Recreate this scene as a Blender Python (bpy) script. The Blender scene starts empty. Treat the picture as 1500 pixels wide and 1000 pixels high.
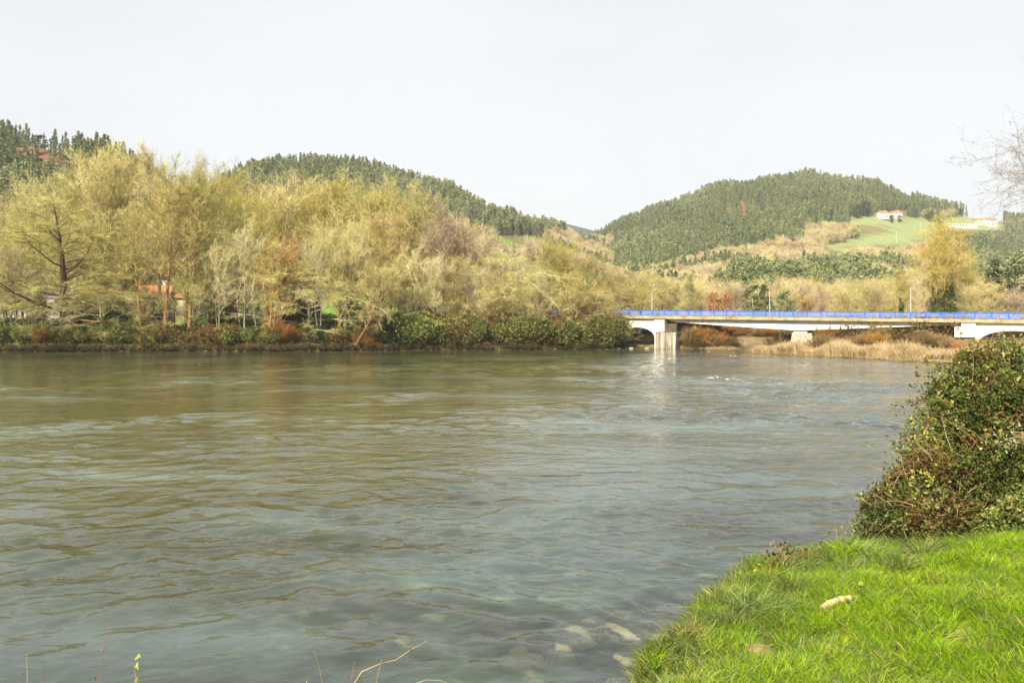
import bpy, math, random
import numpy as np
R = math.radians
SC = bpy.context.scene
COL = SC.collection

# ------------------------------------------------------------------ camera, sky, sun, exposure
CAMZ, FPX, HOR = 4.7, 1250.0, 468.0          # eye height over the water, focal length and horizon in photo pixels
cam_d = bpy.data.cameras.new('camera')
cam_d.sensor_width = 36.0
cam_d.lens = 36.0 * FPX / 1500.0
cam_d.shift_y = -(500.0 - HOR) / 1500.0
cam_d.clip_start = 0.1
cam_d.clip_end = 20000
cam = bpy.data.objects.new('camera', cam_d)
cam.location = (0, 0, CAMZ)
cam.rotation_euler = (R(90), 0, 0)
COL.objects.link(cam)
SC.camera = cam

SUN_EL, SUN_AZ = R(37), R(207)               # azimuth clockwise from +Y: behind the camera, to its left
world = bpy.data.worlds.new('World')
SC.world = world
world.use_nodes = True
wn = world.node_tree
wn.nodes.clear()
w_out = wn.nodes.new('ShaderNodeOutputWorld')
w_bg = wn.nodes.new('ShaderNodeBackground')
w_sky = wn.nodes.new('ShaderNodeTexSky')
w_sky.sky_type = 'NISHITA'
w_sky.sun_disc = False
w_sky.sun_elevation = SUN_EL
w_sky.sun_rotation = SUN_AZ
w_sky.air_density = 1.0
w_sky.dust_density = 4.0
w_mix = wn.nodes.new('ShaderNodeMix')
w_mix.data_type = 'RGBA'
w_mix.inputs[0].default_value = 0.86         # thin white cloud veiling the sky
w_mix.inputs[7].default_value = (7.3, 7.5, 7.75, 1)
w_tc = wn.nodes.new('ShaderNodeTexCoord')
w_map = wn.nodes.new('ShaderNodeMapping'); w_map.inputs['Scale'].default_value = (1.2, 1.2, 3.2)
w_nz = wn.nodes.new('ShaderNodeTexNoise'); w_nz.inputs['Scale'].default_value = 1.4; w_nz.inputs['Detail'].default_value = 4
w_cl = wn.nodes.new('ShaderNodeMix'); w_cl.data_type = 'RGBA'
w_cl.inputs[6].default_value = (6.75, 7.05, 7.45, 1); w_cl.inputs[7].default_value = (7.75, 7.9, 8.05, 1)
w_mr = wn.nodes.new('ShaderNodeMapRange'); w_mr.inputs[1].default_value = .35; w_mr.inputs[2].default_value = .65
wn.links.new(w_tc.outputs['Generated'], w_map.inputs[0]); wn.links.new(w_map.outputs[0], w_nz.inputs['Vector'])
wn.links.new(w_nz.outputs[0], w_mr.inputs[0]); wn.links.new(w_mr.outputs[0], w_cl.inputs[0]); wn.links.new(w_cl.outputs[2], w_mix.inputs[7])
wn.links.new(w_sky.outputs[0], w_mix.inputs[6])
wn.links.new(w_mix.outputs[2], w_bg.inputs[0])
w_bg.inputs[1].default_value = 0.069
wn.links.new(w_bg.outputs[0], w_out.inputs[0])

sun_d = bpy.data.lights.new('sun', 'SUN')
sun_d.energy = 5.0
sun_d.angle = R(3)
sun_d.color = (1.0, 0.91, 0.72)
sun = bpy.data.objects.new('sun', sun_d)
sd = (math.sin(SUN_AZ) * math.cos(SUN_EL), math.cos(SUN_AZ) * math.cos(SUN_EL), math.sin(SUN_EL))
from mathutils import Vector, Matrix
sun.rotation_euler = Vector(sd).to_track_quat('Z', 'Y').to_euler()
sun.location = (-30, -60, 80)
COL.objects.link(sun)

SC.view_settings.view_transform = 'Standard'
SC.view_settings.look = 'None'
SC.view_settings.exposure = 0.92
SC.view_settings.gamma = 1.0
SC.view_settings.use_curve_mapping = False
SC.render.engine = 'CYCLES'
SC.cycles.use_denoising = True
SC.cycles.max_bounces = 4
SC.cycles.diffuse_bounces = 2
SC.cycles.glossy_bounces = 2
SC.cycles.volume_bounces = 0
SC.cycles.transparent_max_bounces = 8
SC.cycles.caustics_reflective = False
SC.cycles.caustics_refractive = False

# ------------------------------------------------------------------ helpers
def P(px, py, Y):
    return np.array([(px - 750.0) / FPX * Y, Y, CAMZ - (py - HOR) / FPX * Y])

def to_px(X, Y, Z):
    return 750 + FPX * X / Y, HOR - FPX * (Z - CAMZ) / Y

def sstep(x):
    x = np.clip(x, 0, 1)
    return x * x * (3 - 2 * x)

def vnoise(x, y, seed=0):
    """smooth value noise on arrays"""
    x = np.asarray(x, float); y = np.asarray(y, float)
    xi = np.floor(x).astype(np.int64); yi = np.floor(y).astype(np.int64)
    fx = sstep(x - xi); fy = sstep(y - yi)
    def h(a, b):
        n = (a * 374761393 + b * 668265263 + seed * 974711) & 0xFFFFFFFF
        n = ((n ^ (n >> 13)) * 1274126177) & 0xFFFFFFFF
        return ((n ^ (n >> 16)) & 0xFFFF) / 65535.0
    return (h(xi, yi) * (1 - fx) + h(xi + 1, yi) * fx) * (1 - fy) + (h(xi, yi + 1) * (1 - fx) + h(xi + 1, yi + 1) * fx) * fy

def fbm(x, y, seed=0, o=4):
    s = 0; a = 0.5
    for i in range(o):
        s = s + a * vnoise(x * 2 ** i, y * 2 ** i, seed + i); a *= 0.5
    return s

def inside(px, py, poly):
    px = np.asarray(px, float); py = np.asarray(py, float)
    c = np.zeros(px.shape, bool)
    n = len(poly)
    for i in range(n):
        x1, y1 = poly[i]; x2, y2 = poly[(i + 1) % n]
        if y1 == y2: continue
        m = ((y1 > py) != (y2 > py)) & (px < (x2 - x1) * (py - y1) / (y2 - y1) + x1)
        c ^= m
    return c

def dist_poly(X, Y, pts):
    d = np.full(np.shape(X), 1e9)
    for (x1, y1), (x2, y2) in zip(pts[:-1], pts[1:]):
        dx, dy = x2 - x1, y2 - y1
        t = np.clip(((X - x1) * dx + (Y - y1) * dy) / (dx * dx + dy * dy), 0, 1)
        d = np.minimum(d, np.hypot(X - x1 - t * dx, Y - y1 - t * dy))
    return d

class MB:
    """collects polygons with a material index and a tint per face"""
    def __init__(s):
        s.V = []; s.F = []; s.n = 0
    def add(s, V, F, mat=0, tint=0.5):
        V = np.asarray(V, np.float32).reshape(-1, 3); F = np.asarray(F, np.int64)
        if len(F) == 0: return
        t = np.broadcast_to(np.asarray(tint, np.float32), (len(F),))
        s.V.append(V); s.F.append((F + s.n, mat, t)); s.n += len(V)
    def mesh(s, name, mats, smooth=False, attrs=None):
        me = bpy.data.meshes.new(name)
        V = np.concatenate(s.V)
        me.vertices.add(len(V)); me.vertices.foreach_set('co', V.ravel())
        loops = np.concatenate([f.ravel() for f, _, _ in s.F])
        cnt = np.concatenate([np.full(len(f), f.shape[1]) for f, _, _ in s.F])
        mi = np.concatenate([np.full(len(f), m) for f, m, _ in s.F])
        ti = np.concatenate([t for _, _, t in s.F])
        me.loops.add(len(loops)); me.loops.foreach_set('vertex_index', loops.astype(np.int32))
        me.polygons.add(len(cnt))
        st = np.concatenate([[0], np.cumsum(cnt)[:-1]])
        me.polygons.foreach_set('loop_start', st.astype(np.int32))
        me.polygons.foreach_set('material_index', mi.astype(np.int32))
        a = me.attributes.new('tint', 'FLOAT', 'FACE'); a.data.foreach_set('value', ti.astype(np.float32))
        for m in mats: me.materials.append(m)
        me.update(calc_edges=True)
        me.polygons.foreach_set('use_smooth', np.full(len(cnt), smooth))
        return me
    def box(s, c, half, mat=0, rot=None, tint=0.5):
        b = np.array([[x, y, z] for x in (-1, 1) for y in (-1, 1) for z in (-1, 1)], float) * np.asarray(half)
        if rot is not None: b = b @ np.asarray(rot).T
        s.add(b + np.asarray(c), [[0, 1, 3, 2], [4, 6, 7, 5], [0, 4, 5, 1], [2, 3, 7, 6], [0, 2, 6, 4], [1, 5, 7, 3]], mat, tint)
    def tube(s, pts, rad, k=5, mat=0, tint=0.5, cap=False):
        pts = np.asarray(pts, float); rad = np.broadcast_to(np.asarray(rad, float), (len(pts),))
        d = np.gradient(pts, axis=0); d /= np.linalg.norm(d, axis=1, keepdims=True) + 1e-9
        ref = np.array([0, 0, 1.0]) if abs(d[0, 2]) < 0.8 else np.array([1.0, 0, 0])
        u = np.cross(d, ref); u /= np.linalg.norm(u, axis=1, keepdims=True) + 1e-9
        v = np.cross(d, u)
        a = np.arange(k) * 2 * math.pi / k
        ring = (pts[:, None] + rad[:, None, None] * (np.cos(a)[None, :, None] * u[:, None] + np.sin(a)[None, :, None] * v[:, None]))
        n = len(pts)
        i = np.arange(n - 1)[:, None] * k; j = np.arange(k)[None]; j2 = (j + 1) % k
        F = np.stack([i + j, i + j2, i + k + j2, i + k + j], -1).reshape(-1, 4)
        s.add(ring, F, mat, tint)
        if cap:
            s.add(ring[-1], [list(range(k))], mat, tint)

def link(name, me, parent=None, loc=None, label=None, cat=None, group=None, kind=None, rz=None, scale=None):
    o = bpy.data.objects.new(name, me)
    COL.objects.link(o)
    if parent: o.parent = parent
    if loc is not None: o.location = tuple(float(v) for v in loc)
    if rz is not None: o.rotation_euler = (0, 0, rz)
    if scale is not None: o.scale = (scale,) * 3 if np.isscalar(scale) else scale
    if label: o['label'] = label
    if cat: o['category'] = cat
    if group: o['group'] = group
    if kind: o['kind'] = kind
    return o

# ------------------------------------------------------------------ materials
MATS = {}
def new_mat(name):
    m = bpy.data.materials.new(name); m.use_nodes = True
    nt = m.node_tree; nt.nodes.clear()
    return m, nt, nt.nodes, nt.links

def ramp(nd, stops):
    r = nd.new('ShaderNodeValToRGB'); e = r.color_ramp.elements
    while len(e) < len(stops): e.new(0.5)
    for el, (p, c) in zip(e, stops):
        el.position = p; el.color = (*c, 1)
    return r

def veg_mat(name, stops, rough=0.75, trans=0.25, noise=0.35, nscale=0.35, spec=0.15, objvar=0.22):
    """foliage / twig / bark colour picked by each face's own tint, varied by clump noise and from plant to plant"""
    m, nt, nd, lk = new_mat(name)
    at = nd.new('ShaderNodeAttribute'); at.attribute_name = 'tint'
    geo = nd.new('ShaderNodeNewGeometry')
    nz = nd.new('ShaderNodeTexNoise'); nz.inputs['Scale'].default_value = nscale; nz.inputs['Detail'].default_value = 2
    lk.new(geo.outputs['Position'], nz.inputs['Vector'])
    ma = nd.new('ShaderNodeMath'); ma.operation = 'MULTIPLY_ADD'
    lk.new(nz.outputs[0], ma.inputs[0]); ma.inputs[1].default_value = noise * 2
    lk.new(at.outputs['Fac'], ma.inputs[2])
    mb = nd.new('ShaderNodeMath'); mb.operation = 'SUBTRACT'; mb.inputs[1].default_value = noise
    lk.new(ma.outputs[0], mb.inputs[0])
    rp = ramp(nd, stops); lk.new(mb.outputs[0], rp.inputs[0])
    oi = nd.new('ShaderNodeObjectInfo')
    hs = nd.new('ShaderNodeHueSaturation')
    mr = nd.new('ShaderNodeMapRange'); mr.inputs[3].default_value = 1 - objvar; mr.inputs[4].default_value = 1 + objvar
    lk.new(oi.outputs['Random'], mr.inputs[0]); lk.new(mr.outputs[0], hs.inputs['Value'])
    mr2 = nd.new('ShaderNodeMapRange'); mr2.inputs[3].default_value = 0.487; mr2.inputs[4].default_value = 0.513
    mz = nd.new('ShaderNodeMath'); mz.operation = 'FRACT'
    mx = nd.new('ShaderNodeMath'); mx.operation = 'MULTIPLY'; mx.inputs[1].default_value = 7.31
    lk.new(oi.outputs['Random'], mx.inputs[0]); lk.new(mx.outputs[0], mz.inputs[0]); lk.new(mz.outputs[0], mr2.inputs[0])
    lk.new(mr2.outputs[0], hs.inputs['Hue'])
    lk.new(rp.outputs[0], hs.inputs['Color'])
    bs = nd.new('ShaderNodeBsdfPrincipled')
    bs.inputs['Roughness'].default_value = rough; bs.inputs['Specular IOR Level'].default_value = spec
    lk.new(hs.outputs[0], bs.inputs['Base Color'])
    out = nd.new('ShaderNodeOutputMaterial')
    if trans > 0:
        tr = nd.new('ShaderNodeBsdfTranslucent'); lk.new(hs.outputs[0], tr.inputs[0])
        mi = nd.new('ShaderNodeMixShader'); mi.inputs[0].default_value = trans
        lk.new(bs.outputs[0], mi.inputs[1]); lk.new(tr.outputs[0], mi.inputs[2]); lk.new(mi.outputs[0], out.inputs[0])
    else:
        lk.new(bs.outputs[0], out.inputs[0])
    MATS[name] = m
    return m

def solid_mat(name, c1, c2, scale=3.0, rough=0.7, bump=0.0, spec=0.3, metallic=0.0, detail=5):
    m, nt, nd, lk = new_mat(name)
    tc = nd.new('ShaderNodeTexCoord')
    nz = nd.new('ShaderNodeTexNoise'); nz.inputs['Scale'].default_value = scale; nz.inputs['Detail'].default_value = detail
    lk.new(tc.outputs['Object'], nz.inputs['Vector'])
    rp = ramp(nd, [(0.3, c1), (0.7, c2)]); lk.new(nz.outputs[0], rp.inputs[0])
    bs = nd.new('ShaderNodeBsdfPrincipled'); bs.inputs['Roughness'].default_value = rough
    bs.inputs['Specular IOR Level'].default_value = spec; bs.inputs['Metallic'].default_value = metallic
    lk.new(rp.outputs[0], bs.inputs['Base Color'])
    if bump:
        bp = nd.new('ShaderNodeBump'); bp.inputs['Strength'].default_value = bump; bp.inputs['Distance'].default_value = 0.05
        lk.new(nz.outputs[0], bp.inputs['Height']); lk.new(bp.outputs[0], bs.inputs['Normal'])
    out = nd.new('ShaderNodeOutputMaterial'); lk.new(bs.outputs[0], out.inputs[0])
    MATS[name] = m
    return m

veg_mat('bark_tan', [(0, (.07, .045, .022)), (.3, (.20, .135, .065)), (.55, (.46, .35, .18)), (1, (.66, .55, .34))], trans=0, noise=.3, nscale=1.5)
veg_mat('bark_dark', [(0, (.06, .035, .02)), (.5, (.14, .085, .05)), (1, (.26, .18, .11))], trans=0, noise=.3, nscale=1.5)
veg_mat('bark_pale', [(0, (.20, .155, .10)), (.4, (.46, .38, .27)), (1, (.68, .61, .48))], trans=0, noise=.3, nscale=1.5)
veg_mat('bark_orange', [(0, (.13, .065, .028)), (.35, (.28, .16, .07)), (1, (.54, .38, .19))], trans=0, noise=.3, nscale=1.5)
veg_mat('twig_olive', [(0, (.20, .18, .045)), (.5, (.49, .45, .145)), (1, (.75, .69, .29))], trans=.15)
veg_mat('twig_tan', [(0, (.25, .205, .065)), (.5, (.57, .49, .19)), (1, (.80, .71, .37))], trans=.15)
veg_mat('twig_pale', [(0, (.27, .23, .08)), (.5, (.59, .53, .22)), (1, (.81, .74, .41))], trans=.15)
veg_mat('twig_yellow', [(0, (.25, .20, .03)), (.5, (.52, .43, .08)), (1, (.72, .62, .17))], trans=.2)
veg_mat('twig_orange', [(0, (.24, .145, .045)), (.5, (.50, .33, .12)), (1, (.68, .50, .22))], trans=.15)
veg_mat('twig_pink', [(0, (.24, .17, .10)), (.5, (.51, .39, .25)), (1, (.70, .57, .41))], trans=.15)
veg_mat('twig_grey', [(0, (.20, .18, .17)), (.5, (.34, .30, .28)), (1, (.46, .41, .38))], trans=.1)  # sky glare on the fine twigs put into the colour as paler grey
veg_mat('bud_green', [(0, (.16, .18, .03)), (.5, (.38, .40, .075)), (1, (.58, .56, .16))], trans=.3)
veg_mat('bud_tan', [(0, (.26, .19, .06)), (.5, (.46, .36, .13)), (1, (.62, .52, .24))], trans=.2)
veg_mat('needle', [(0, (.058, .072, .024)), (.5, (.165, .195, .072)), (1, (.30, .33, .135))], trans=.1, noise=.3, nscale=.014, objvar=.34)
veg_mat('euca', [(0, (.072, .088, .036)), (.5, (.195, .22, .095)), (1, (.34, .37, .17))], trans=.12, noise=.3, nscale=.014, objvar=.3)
veg_mat('dark_leaf', [(0, (.012, .022, .008)), (.5, (.040, .060, .018)), (1, (.13, .15, .045))], trans=.15)
veg_mat('bramble', [(0, (.018, .028, .008)), (.3, (.055, .075, .016)), (.55, (.105, .14, .028)), (.8, (.20, .235, .058)), (1, (.42, .42, .14))], trans=.3, noise=.42, nscale=1.3)
veg_mat('bramble_brown', [(0, (.06, .030, .014)), (.35, (.17, .085, .034)), (.6, (.20, .17, .05)), (.85, (.25, .25, .07)), (1, (.50, .48, .14))], trans=.25, noise=.35, nscale=1.2)
veg_mat('bank_leaf', [(0, (.05, .055, .016)), (.35, (.13, .145, .035)), (.6, (.23, .25, .06)), (1, (.46, .44, .15))], trans=.25, noise=.35, nscale=.5)
veg_mat('willow_rust', [(0, (.16, .065, .015)), (.5, (.38, .185, .045)), (1, (.56, .34, .11))], trans=.2)
veg_mat('willow_brown', [(0, (.13, .085, .035)), (.5, (.30, .20, .09)), (1, (.48, .36, .18))], trans=.2)
veg_mat('undergrowth', [(0, (.035, .028, .010)), (.5, (.115, .085, .030)), (1, (.26, .19, .075))], trans=.15)
veg_mat('reed', [(0, (.34, .23, .10)), (.5, (.58, .44, .24)), (1, (.76, .63, .42))], trans=.3)
veg_mat('grass', [(0, (.075, .125, .008)), (.5, (.255, .41, .012)), (.85, (.37, .53, .024)), (1, (.54, .56, .09))], trans=.4, noise=.42, nscale=.8, rough=.6)
veg_mat('grass_rough', [(0, (.06, .09, .02)), (.5, (.17, .24, .06)), (.85, (.30, .36, .12)), (1, (.50, .45, .20))], trans=.35, noise=.3, nscale=1.4)
veg_mat('grass_dry', [(0, (.10, .06, .02)), (.5, (.30, .22, .08)), (1, (.55, .45, .22))], trans=.3)
veg_mat('stem_red', [(0, (.12, .03, .02)), (.5, (.25, .09, .06)), (1, (.40, .22, .12))], trans=0)
veg_mat('stem_straw', [(0, (.22, .13, .05)), (.5, (.40, .28, .14)), (1, (.55, .43, .26))], trans=0)
veg_mat('leaf_lime', [(0, (.25, .32, .03)), (.5, (.42, .48, .06)), (1, (.60, .60, .12))], trans=.4)
veg_mat('seed_white', [(0, (.30, .32, .22)), (.5, (.50, .52, .40)), (1, (.72, .72, .62))], trans=.3)
veg_mat('rust_tree', [(0, (.24, .11, .045)), (.5, (.42, .22, .09)), (1, (.55, .34, .17))], trans=.1)

# ------------------------------------------------------------------ terrain
NEAR = [(-200, -12), (-60, 1.5), (-20, 4.8), (-8, 6.6), (-2, 7.3), (.2, 8.1), (1.05, 9.1), (1.6, 10.2), (2.05, 11.5), (2.9, 12.9), (3.7, 14.2), (4.6, 14.7), (5.6, 15.1), (7.2, 16.4), (10.0, 20.5),
        (13.6, 27), (18, 34), (27, 50), (40, 74), (47.5, 90), (42, 105), (33.5, 120.5), (40, 126), (50, 140), (58, 152), (80, 163), (260, 190)]
NEAR_POLY = NEAR + [(2500, 190), (2500, -300), (-200, -300)]
FAR = [(-900, 100), (-400, 118), (-76, 127), (-46, 127.5), (-30, 129), (-14, 133), (5, 136), (16, 138.5), (18, 143), (22, 148), (25.5, 144.5), (29, 141),
       (35, 137.3), (38, 139), (40, 150), (43, 167), (55, 171), (80, 180), (260, 212)]
FAR_POLY = FAR + [(2500, 212), (4500, 5000), (-4500, 5000), (-900, 5000)]
BR0 = np.array([19.14, 145.0]); BD = np.array([0.8829, -0.4695]); BN = np.array([-0.4695, -0.8829])   # bridge: a point, its direction, its normal towards the camera

SKY_L1 = [(-700, 190), (-200, 150), (-60, 150), (0, 163), (60, 184), (130, 186), (170, 198), (215, 222), (300, 290), (400, 360), (520, 430), (700, 470)]
SKY_L2 = [(-700, 330), (150, 330), (250, 290), (335, 247), (400, 231), (470, 226), (550, 234), (600, 250), (650, 268), (700, 293), (760, 318), (830, 331), (880, 350), (930, 385), (1000, 430), (1100, 470)]
SKY_R = [(700, 470), (760, 400), (820, 356), (870, 333), (950, 298), (1050, 266), (1130, 253), (1200, 247), (1290, 262), (1360, 290), (1400, 297), (1470, 304), (1700, 320), (2600, 330)]

def hill(X, Y, sky, D, F, z0, ht, p=1.0):
    Ys = np.maximum(Y, 1.0)
    px = 750 + FPX * X / Ys
    sx = np.array(sky, float)
    er = (HOR - np.interp(px, sx[:, 0], sx[:, 1])) / FPX - ht / D
    e0 = (z0 - CAMZ) / F
    t = np.clip((Ys - F) / (D - F), 0, 1) ** p
    z = CAMZ + np.minimum(Ys, D) * (e0 + (er - e0) * t)
    z = np.where(Ys > D, z - (Ys - D) * 0.3, z)
    return np.where(Ys < F, -50, z)

def terrain(X, Y):
    X = np.asarray(X, float); Y = np.asarray(Y, float)
    dn = dist_poly(X, Y, NEAR); inn = inside(X, Y, NEAR_POLY); dn = np.where(inn, dn, -dn)
    df = dist_poly(X, Y, FAR); inf = inside(X, Y, FAR_POLY); df = np.where(inf, df, -df)
    # near bank
    dn = dn + np.where(Y < 40, (vnoise(X * 1.3, Y * 1.3, 61) - .5) * .7, 0)
    far_part = sstep((Y - 55) / 30)
    n1 = (fbm(X * .9, Y * .9, 3) - .47)
    top = .75 * sstep((dn + .05) / .55) + np.where(dn > .5, np.minimum((dn - .5) * .215, 2.6), 0) + n1 * .28 * sstep(dn)
    top_far = .55 * sstep(dn / 1.5) + 1.3 * sstep((dn - 3) / 18) + n1 * .3 * sstep(dn / 2)
    land_n = top * (1 - far_part) + top_far * far_part
    bed = -.34 - .42 * sstep(-dn / 3.5) - .85 * sstep((-dn - 2.5) / 7) - .9 * sstep((-dn - 9) / 10) + n1 * .30
    zn = np.where(dn > 0, land_n, np.minimum(bed * sstep(-dn / .4), 0) - .02)
    # far bank, flood plain and hills
    n2 = fbm(X * .05, Y * .05, 9) - .47
    zf = 1.1 * sstep(df / 1.6) + 1.6 * sstep((df - 1.5) / 14) + n2 * 1.2 * sstep(df / 6)
    hl = np.maximum.reduce([hill(X, Y, SKY_L1, 420, 215, 2.4, 11), hill(X, Y, SKY_L2, 640, 225, 2.4, 13), hill(X, Y, SKY_R, 900, 235, 2.4, 14)])
    n3 = (fbm(X * .012, Y * .012, 21) - .47) * 16 * sstep((Y - 260) / 200)
    blend = sstep((hl + 3) / 6)
    zf = np.where(hl > 2.4, np.maximum(zf, hl + n3 * .5), zf)
    # embankment carrying the road to the left end of the bridge
    rx, ry = X - BR0[0], Y - BR0[1]
    t = rx * BD[0] + ry * BD[1]; s = -(rx * BN[0] + ry * BN[1]) - 3.0
    emb = 4.85 - .004 * t - np.maximum(np.abs(s) - 4.5, 0) * .6
    emb = np.where(t < -3.0, emb, -9) - np.maximum(t + 6, 0) * .7
    zf = np.maximum(zf, np.where(df > 0, emb, -9))
    zf = np.where(df > 0, zf, -2.2 * sstep(-df / 4) - .02)
    return np.where(inn | (dn > 0), zn, np.where(inf, zf, np.maximum(np.where(dn > -25, zn, -2.4), np.where(df > -6, zf, -2.4))))

def tz(x, y):
    return float(terrain(np.array([x]), np.array([y]))[0])

def grid_mesh(name, xs, ys, zf, mat, keep=None, attrs=None, smooth=True):
    X, Y = np.meshgrid(xs, ys)
    Z = zf(X, Y)
    V = np.stack([X, Y, Z], -1).reshape(-1, 3)
    nx, ny = len(xs), len(ys)
    i = (np.arange(ny - 1)[:, None] * nx + np.arange(nx - 1)[None])
    F = np.stack([i, i + 1, i + nx + 1, i + nx], -1).reshape(-1, 4)
    if keep is not None:
        k = keep(X, Y, Z).reshape(-1)
        F = F[k[F].any(axis=1)]
        used = np.zeros(len(V), bool); used[F.ravel()] = True
        idx = np.cumsum(used) - 1
        V = V[used]; F = idx[F]
    m = MB(); m.add(V, F)
    me = m.mesh(name, [mat], smooth)
    if attrs:
        for an, fn in attrs.items():
            val = fn(V)
            if val.ndim == 1:
                a = me.attributes.new(an, 'FLOAT', 'POINT'); a.data.foreach_set('value', val.astype(np.float32))
            else:
                a = me.attributes.new(an, 'FLOAT_COLOR', 'POINT')
                a.data.foreach_set('color', np.concatenate([val, np.ones((len(val), 1))], 1).astype(np.float32).ravel())
    return me

MEADOWS = [[(1222, 368), (1240, 352), (1283, 343), (1305, 335), (1318, 322), (1345, 318), (1378, 328), (1372, 346), (1335, 357), (1300, 360), (1262, 358)],
           [(1243, 318), (1290, 318), (1320, 324), (1330, 330), (1290, 331), (1244, 327)],
           [(1385, 320), (1425, 316), (1470, 322), (1475, 336), (1420, 338), (1388, 332)],
           [(1205, 360), (1235, 356), (1240, 368), (1215, 372)]]
RUST = [[(1060, 303), (1080, 297), (1112, 299), (1130, 307), (1118, 316), (1086, 314), (1066, 319)], [(20, 213), (60, 217), (112, 229), (100, 246), (30, 233)], [(1046, 412), (1058, 412), (1058, 456), (1036, 456)]]
def ground_col(V):
    px, py = to_px(V[:, 0], np.maximum(V[:, 1], 1), V[:, 2])
    n = fbm(V[:, 0] * .05, V[:, 1] * .05, 5)
    c = np.stack([.12 + .10 * n, .11 + .07 * n, .045 + .04 * n], -1)          # woodland floor
    low = (V[:, 1] > 150) & (px < 800) & (py > 335)
    c[low & (n > .42)] = (.15, .24, .04)                                     # pasture behind the trees
    for mpoly in MEADOWS:
        c[inside(px, py, mpoly)] = (.235, .28, .11)
    for rpoly in RUST:
        c[inside(px, py, rpoly)] = (.19, .09, .05)
    bar = (V[:, 1] < 185) & (V[:, 0] > 24)
    c[bar] = (.20, .14, .07)
    return c

def attr_ground_mat(name, nscale, bump):
    m, nt, nd, lk = new_mat(name)
    at = nd.new('ShaderNodeAttribute'); at.attribute_name = 'gcol'
    tc = nd.new('ShaderNodeNewGeometry')
    nz = nd.new('ShaderNodeTexNoise'); nz.inputs['Scale'].default_value = nscale; nz.inputs['Detail'].default_value = 6
    lk.new(tc.outputs['Position'], nz.inputs['Vector'])
    mr = nd.new('ShaderNodeMapRange'); mr.inputs[1].default_value = .3; mr.inputs[2].default_value = .7
    mr.inputs[3].default_value = .72; mr.inputs[4].default_value = 1.25
    lk.new(nz.outputs[0], mr.inputs[0])
    hs = nd.new('ShaderNodeHueSaturation'); lk.new(at.outputs['Color'], hs.inputs['Color']); lk.new(mr.outputs[0], hs.inputs['Value'])
    bs = nd.new('ShaderNodeBsdfPrincipled'); bs.inputs['Roughness'].default_value = .9; bs.inputs['Specular IOR Level'].default_value = .1
    lk.new(hs.outputs[0], bs.inputs['Base Color'])
    bp = nd.new('ShaderNodeBump'); bp.inputs['Strength'].default_value = .6; bp.inputs['Distance'].default_value = bump
    lk.new(nz.outputs[0], bp.inputs['Height']); lk.new(bp.outputs[0], bs.inputs['Normal'])
    out = nd.new('ShaderNodeOutputMaterial'); lk.new(bs.outputs[0], out.inputs[0])
    return m

far_mat = attr_ground_mat('hill_ground', .6, .3)
near_mat = attr_ground_mat('bank_soil', 5.0, .04)

def graded(a, b, s0, s1):
    out = [a]; 
    while out[-1] < b:
        f = (out[-1] - a) / (b - a); out.append(out[-1] + s0 + (s1 - s0) * f)
    return np.array(out)
xs = np.concatenate([np.linspace(-1500, -180, 60), np.arange(-175, 175, 2.0), np.linspace(180, 1600, 90)])
ys = np.concatenate([np.arange(95, 190, 1.2), np.arange(190, 460, 4.0), np.linspace(462, 960, 70), np.linspace(980, 1500, 12)])
me = grid_mesh('valley_terrain', xs, ys, terrain, far_mat, attrs={'gcol': ground_col})
link('valley_terrain', me, kind='structure')

def near_col(V):
    n = fbm(V[:, 0] * 2.2, V[:, 1] * 2.2, 5); n2 = fbm(V[:, 0] * .7, V[:, 1] * .7, 15)
    soil = np.stack([.10 + .08 * n, .075 + .05 * n, .03 + .03 * n], -1)
    turf = np.stack([.14 + .08 * n, .20 + .08 * n, .014 + 0 * n], -1)
    bed = np.stack([.05 + .10 * n, .04 + .08 * n, .02 + .05 * n], -1)
    alg = np.stack([.22 + .14 * n, .30 + .16 * n, .18 + .10 * n], -1)
    z = V[:, 2]
    k = sstep((z - .55) / .35)[:, None]
    land = soil * (1 - k) + turf * k
    a = sstep((n2 - .46) / .1)[:, None]
    bed = bed * (1 - a) + alg * a
    return np.where((z > 0)[:, None], land, bed)
xs = np.concatenate([np.linspace(-120, -14, 60), np.arange(-13.8, 16, .14), np.linspace(16.3, 130, 110)])
ys = np.concatenate([np.linspace(-40, 4.8, 30), np.arange(5, 24, .14), np.linspace(24.3, 97, 90)])
me = grid_mesh('river_bank', xs, ys, terrain, near_mat, attrs={'gcol': near_col})
link('river_bank', me, kind='structure')

# a far wooded ridge closing the valley
m = MB()
pts = [(600, 345), (700, 326), (765, 317), (800, 321), (835, 329), (870, 338), (920, 352), (1000, 372), (1100, 400)]
top = [P(a, b, 2000) for a, b in pts]
rows = []
for q, (dy, dz) in enumerate([(-500, -1), (-250, .45), (0, 1), (250, .4), (400, -1)]):
    rows.append([(p[0], p[1] + dy, 0 + (p[2] * dz if dz > 0 else -30)) for p in top])
V = np.array(rows).reshape(-1, 3); n = len(pts)
F = [[r * n + c, r * n + c + 1, (r + 1) * n + c + 1, (r + 1) * n + c] for r in range(4) for c in range(n - 1)]
m.add(V, F)
solid_mat('far_wood', (.035, .05, .035), (.075, .09, .06), scale=.02, rough=1, spec=0)
link('far_ridge', m.mesh('far_ridge', [MATS['far_wood']], True), kind='structure')

# distant lowland out to the horizon
m = MB(); m.add([(-1780, -400, -30), (1780, -400, -30), (1780, 2480, -30), (-1780, 2480, -30)], [[0, 1, 2, 3]])
solid_mat('plain', (.08, .10, .04), (.14, .16, .06), scale=.01, rough=1, spec=0)
link('ground', m.mesh('ground', [MATS['plain']]), kind='structure')

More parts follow.
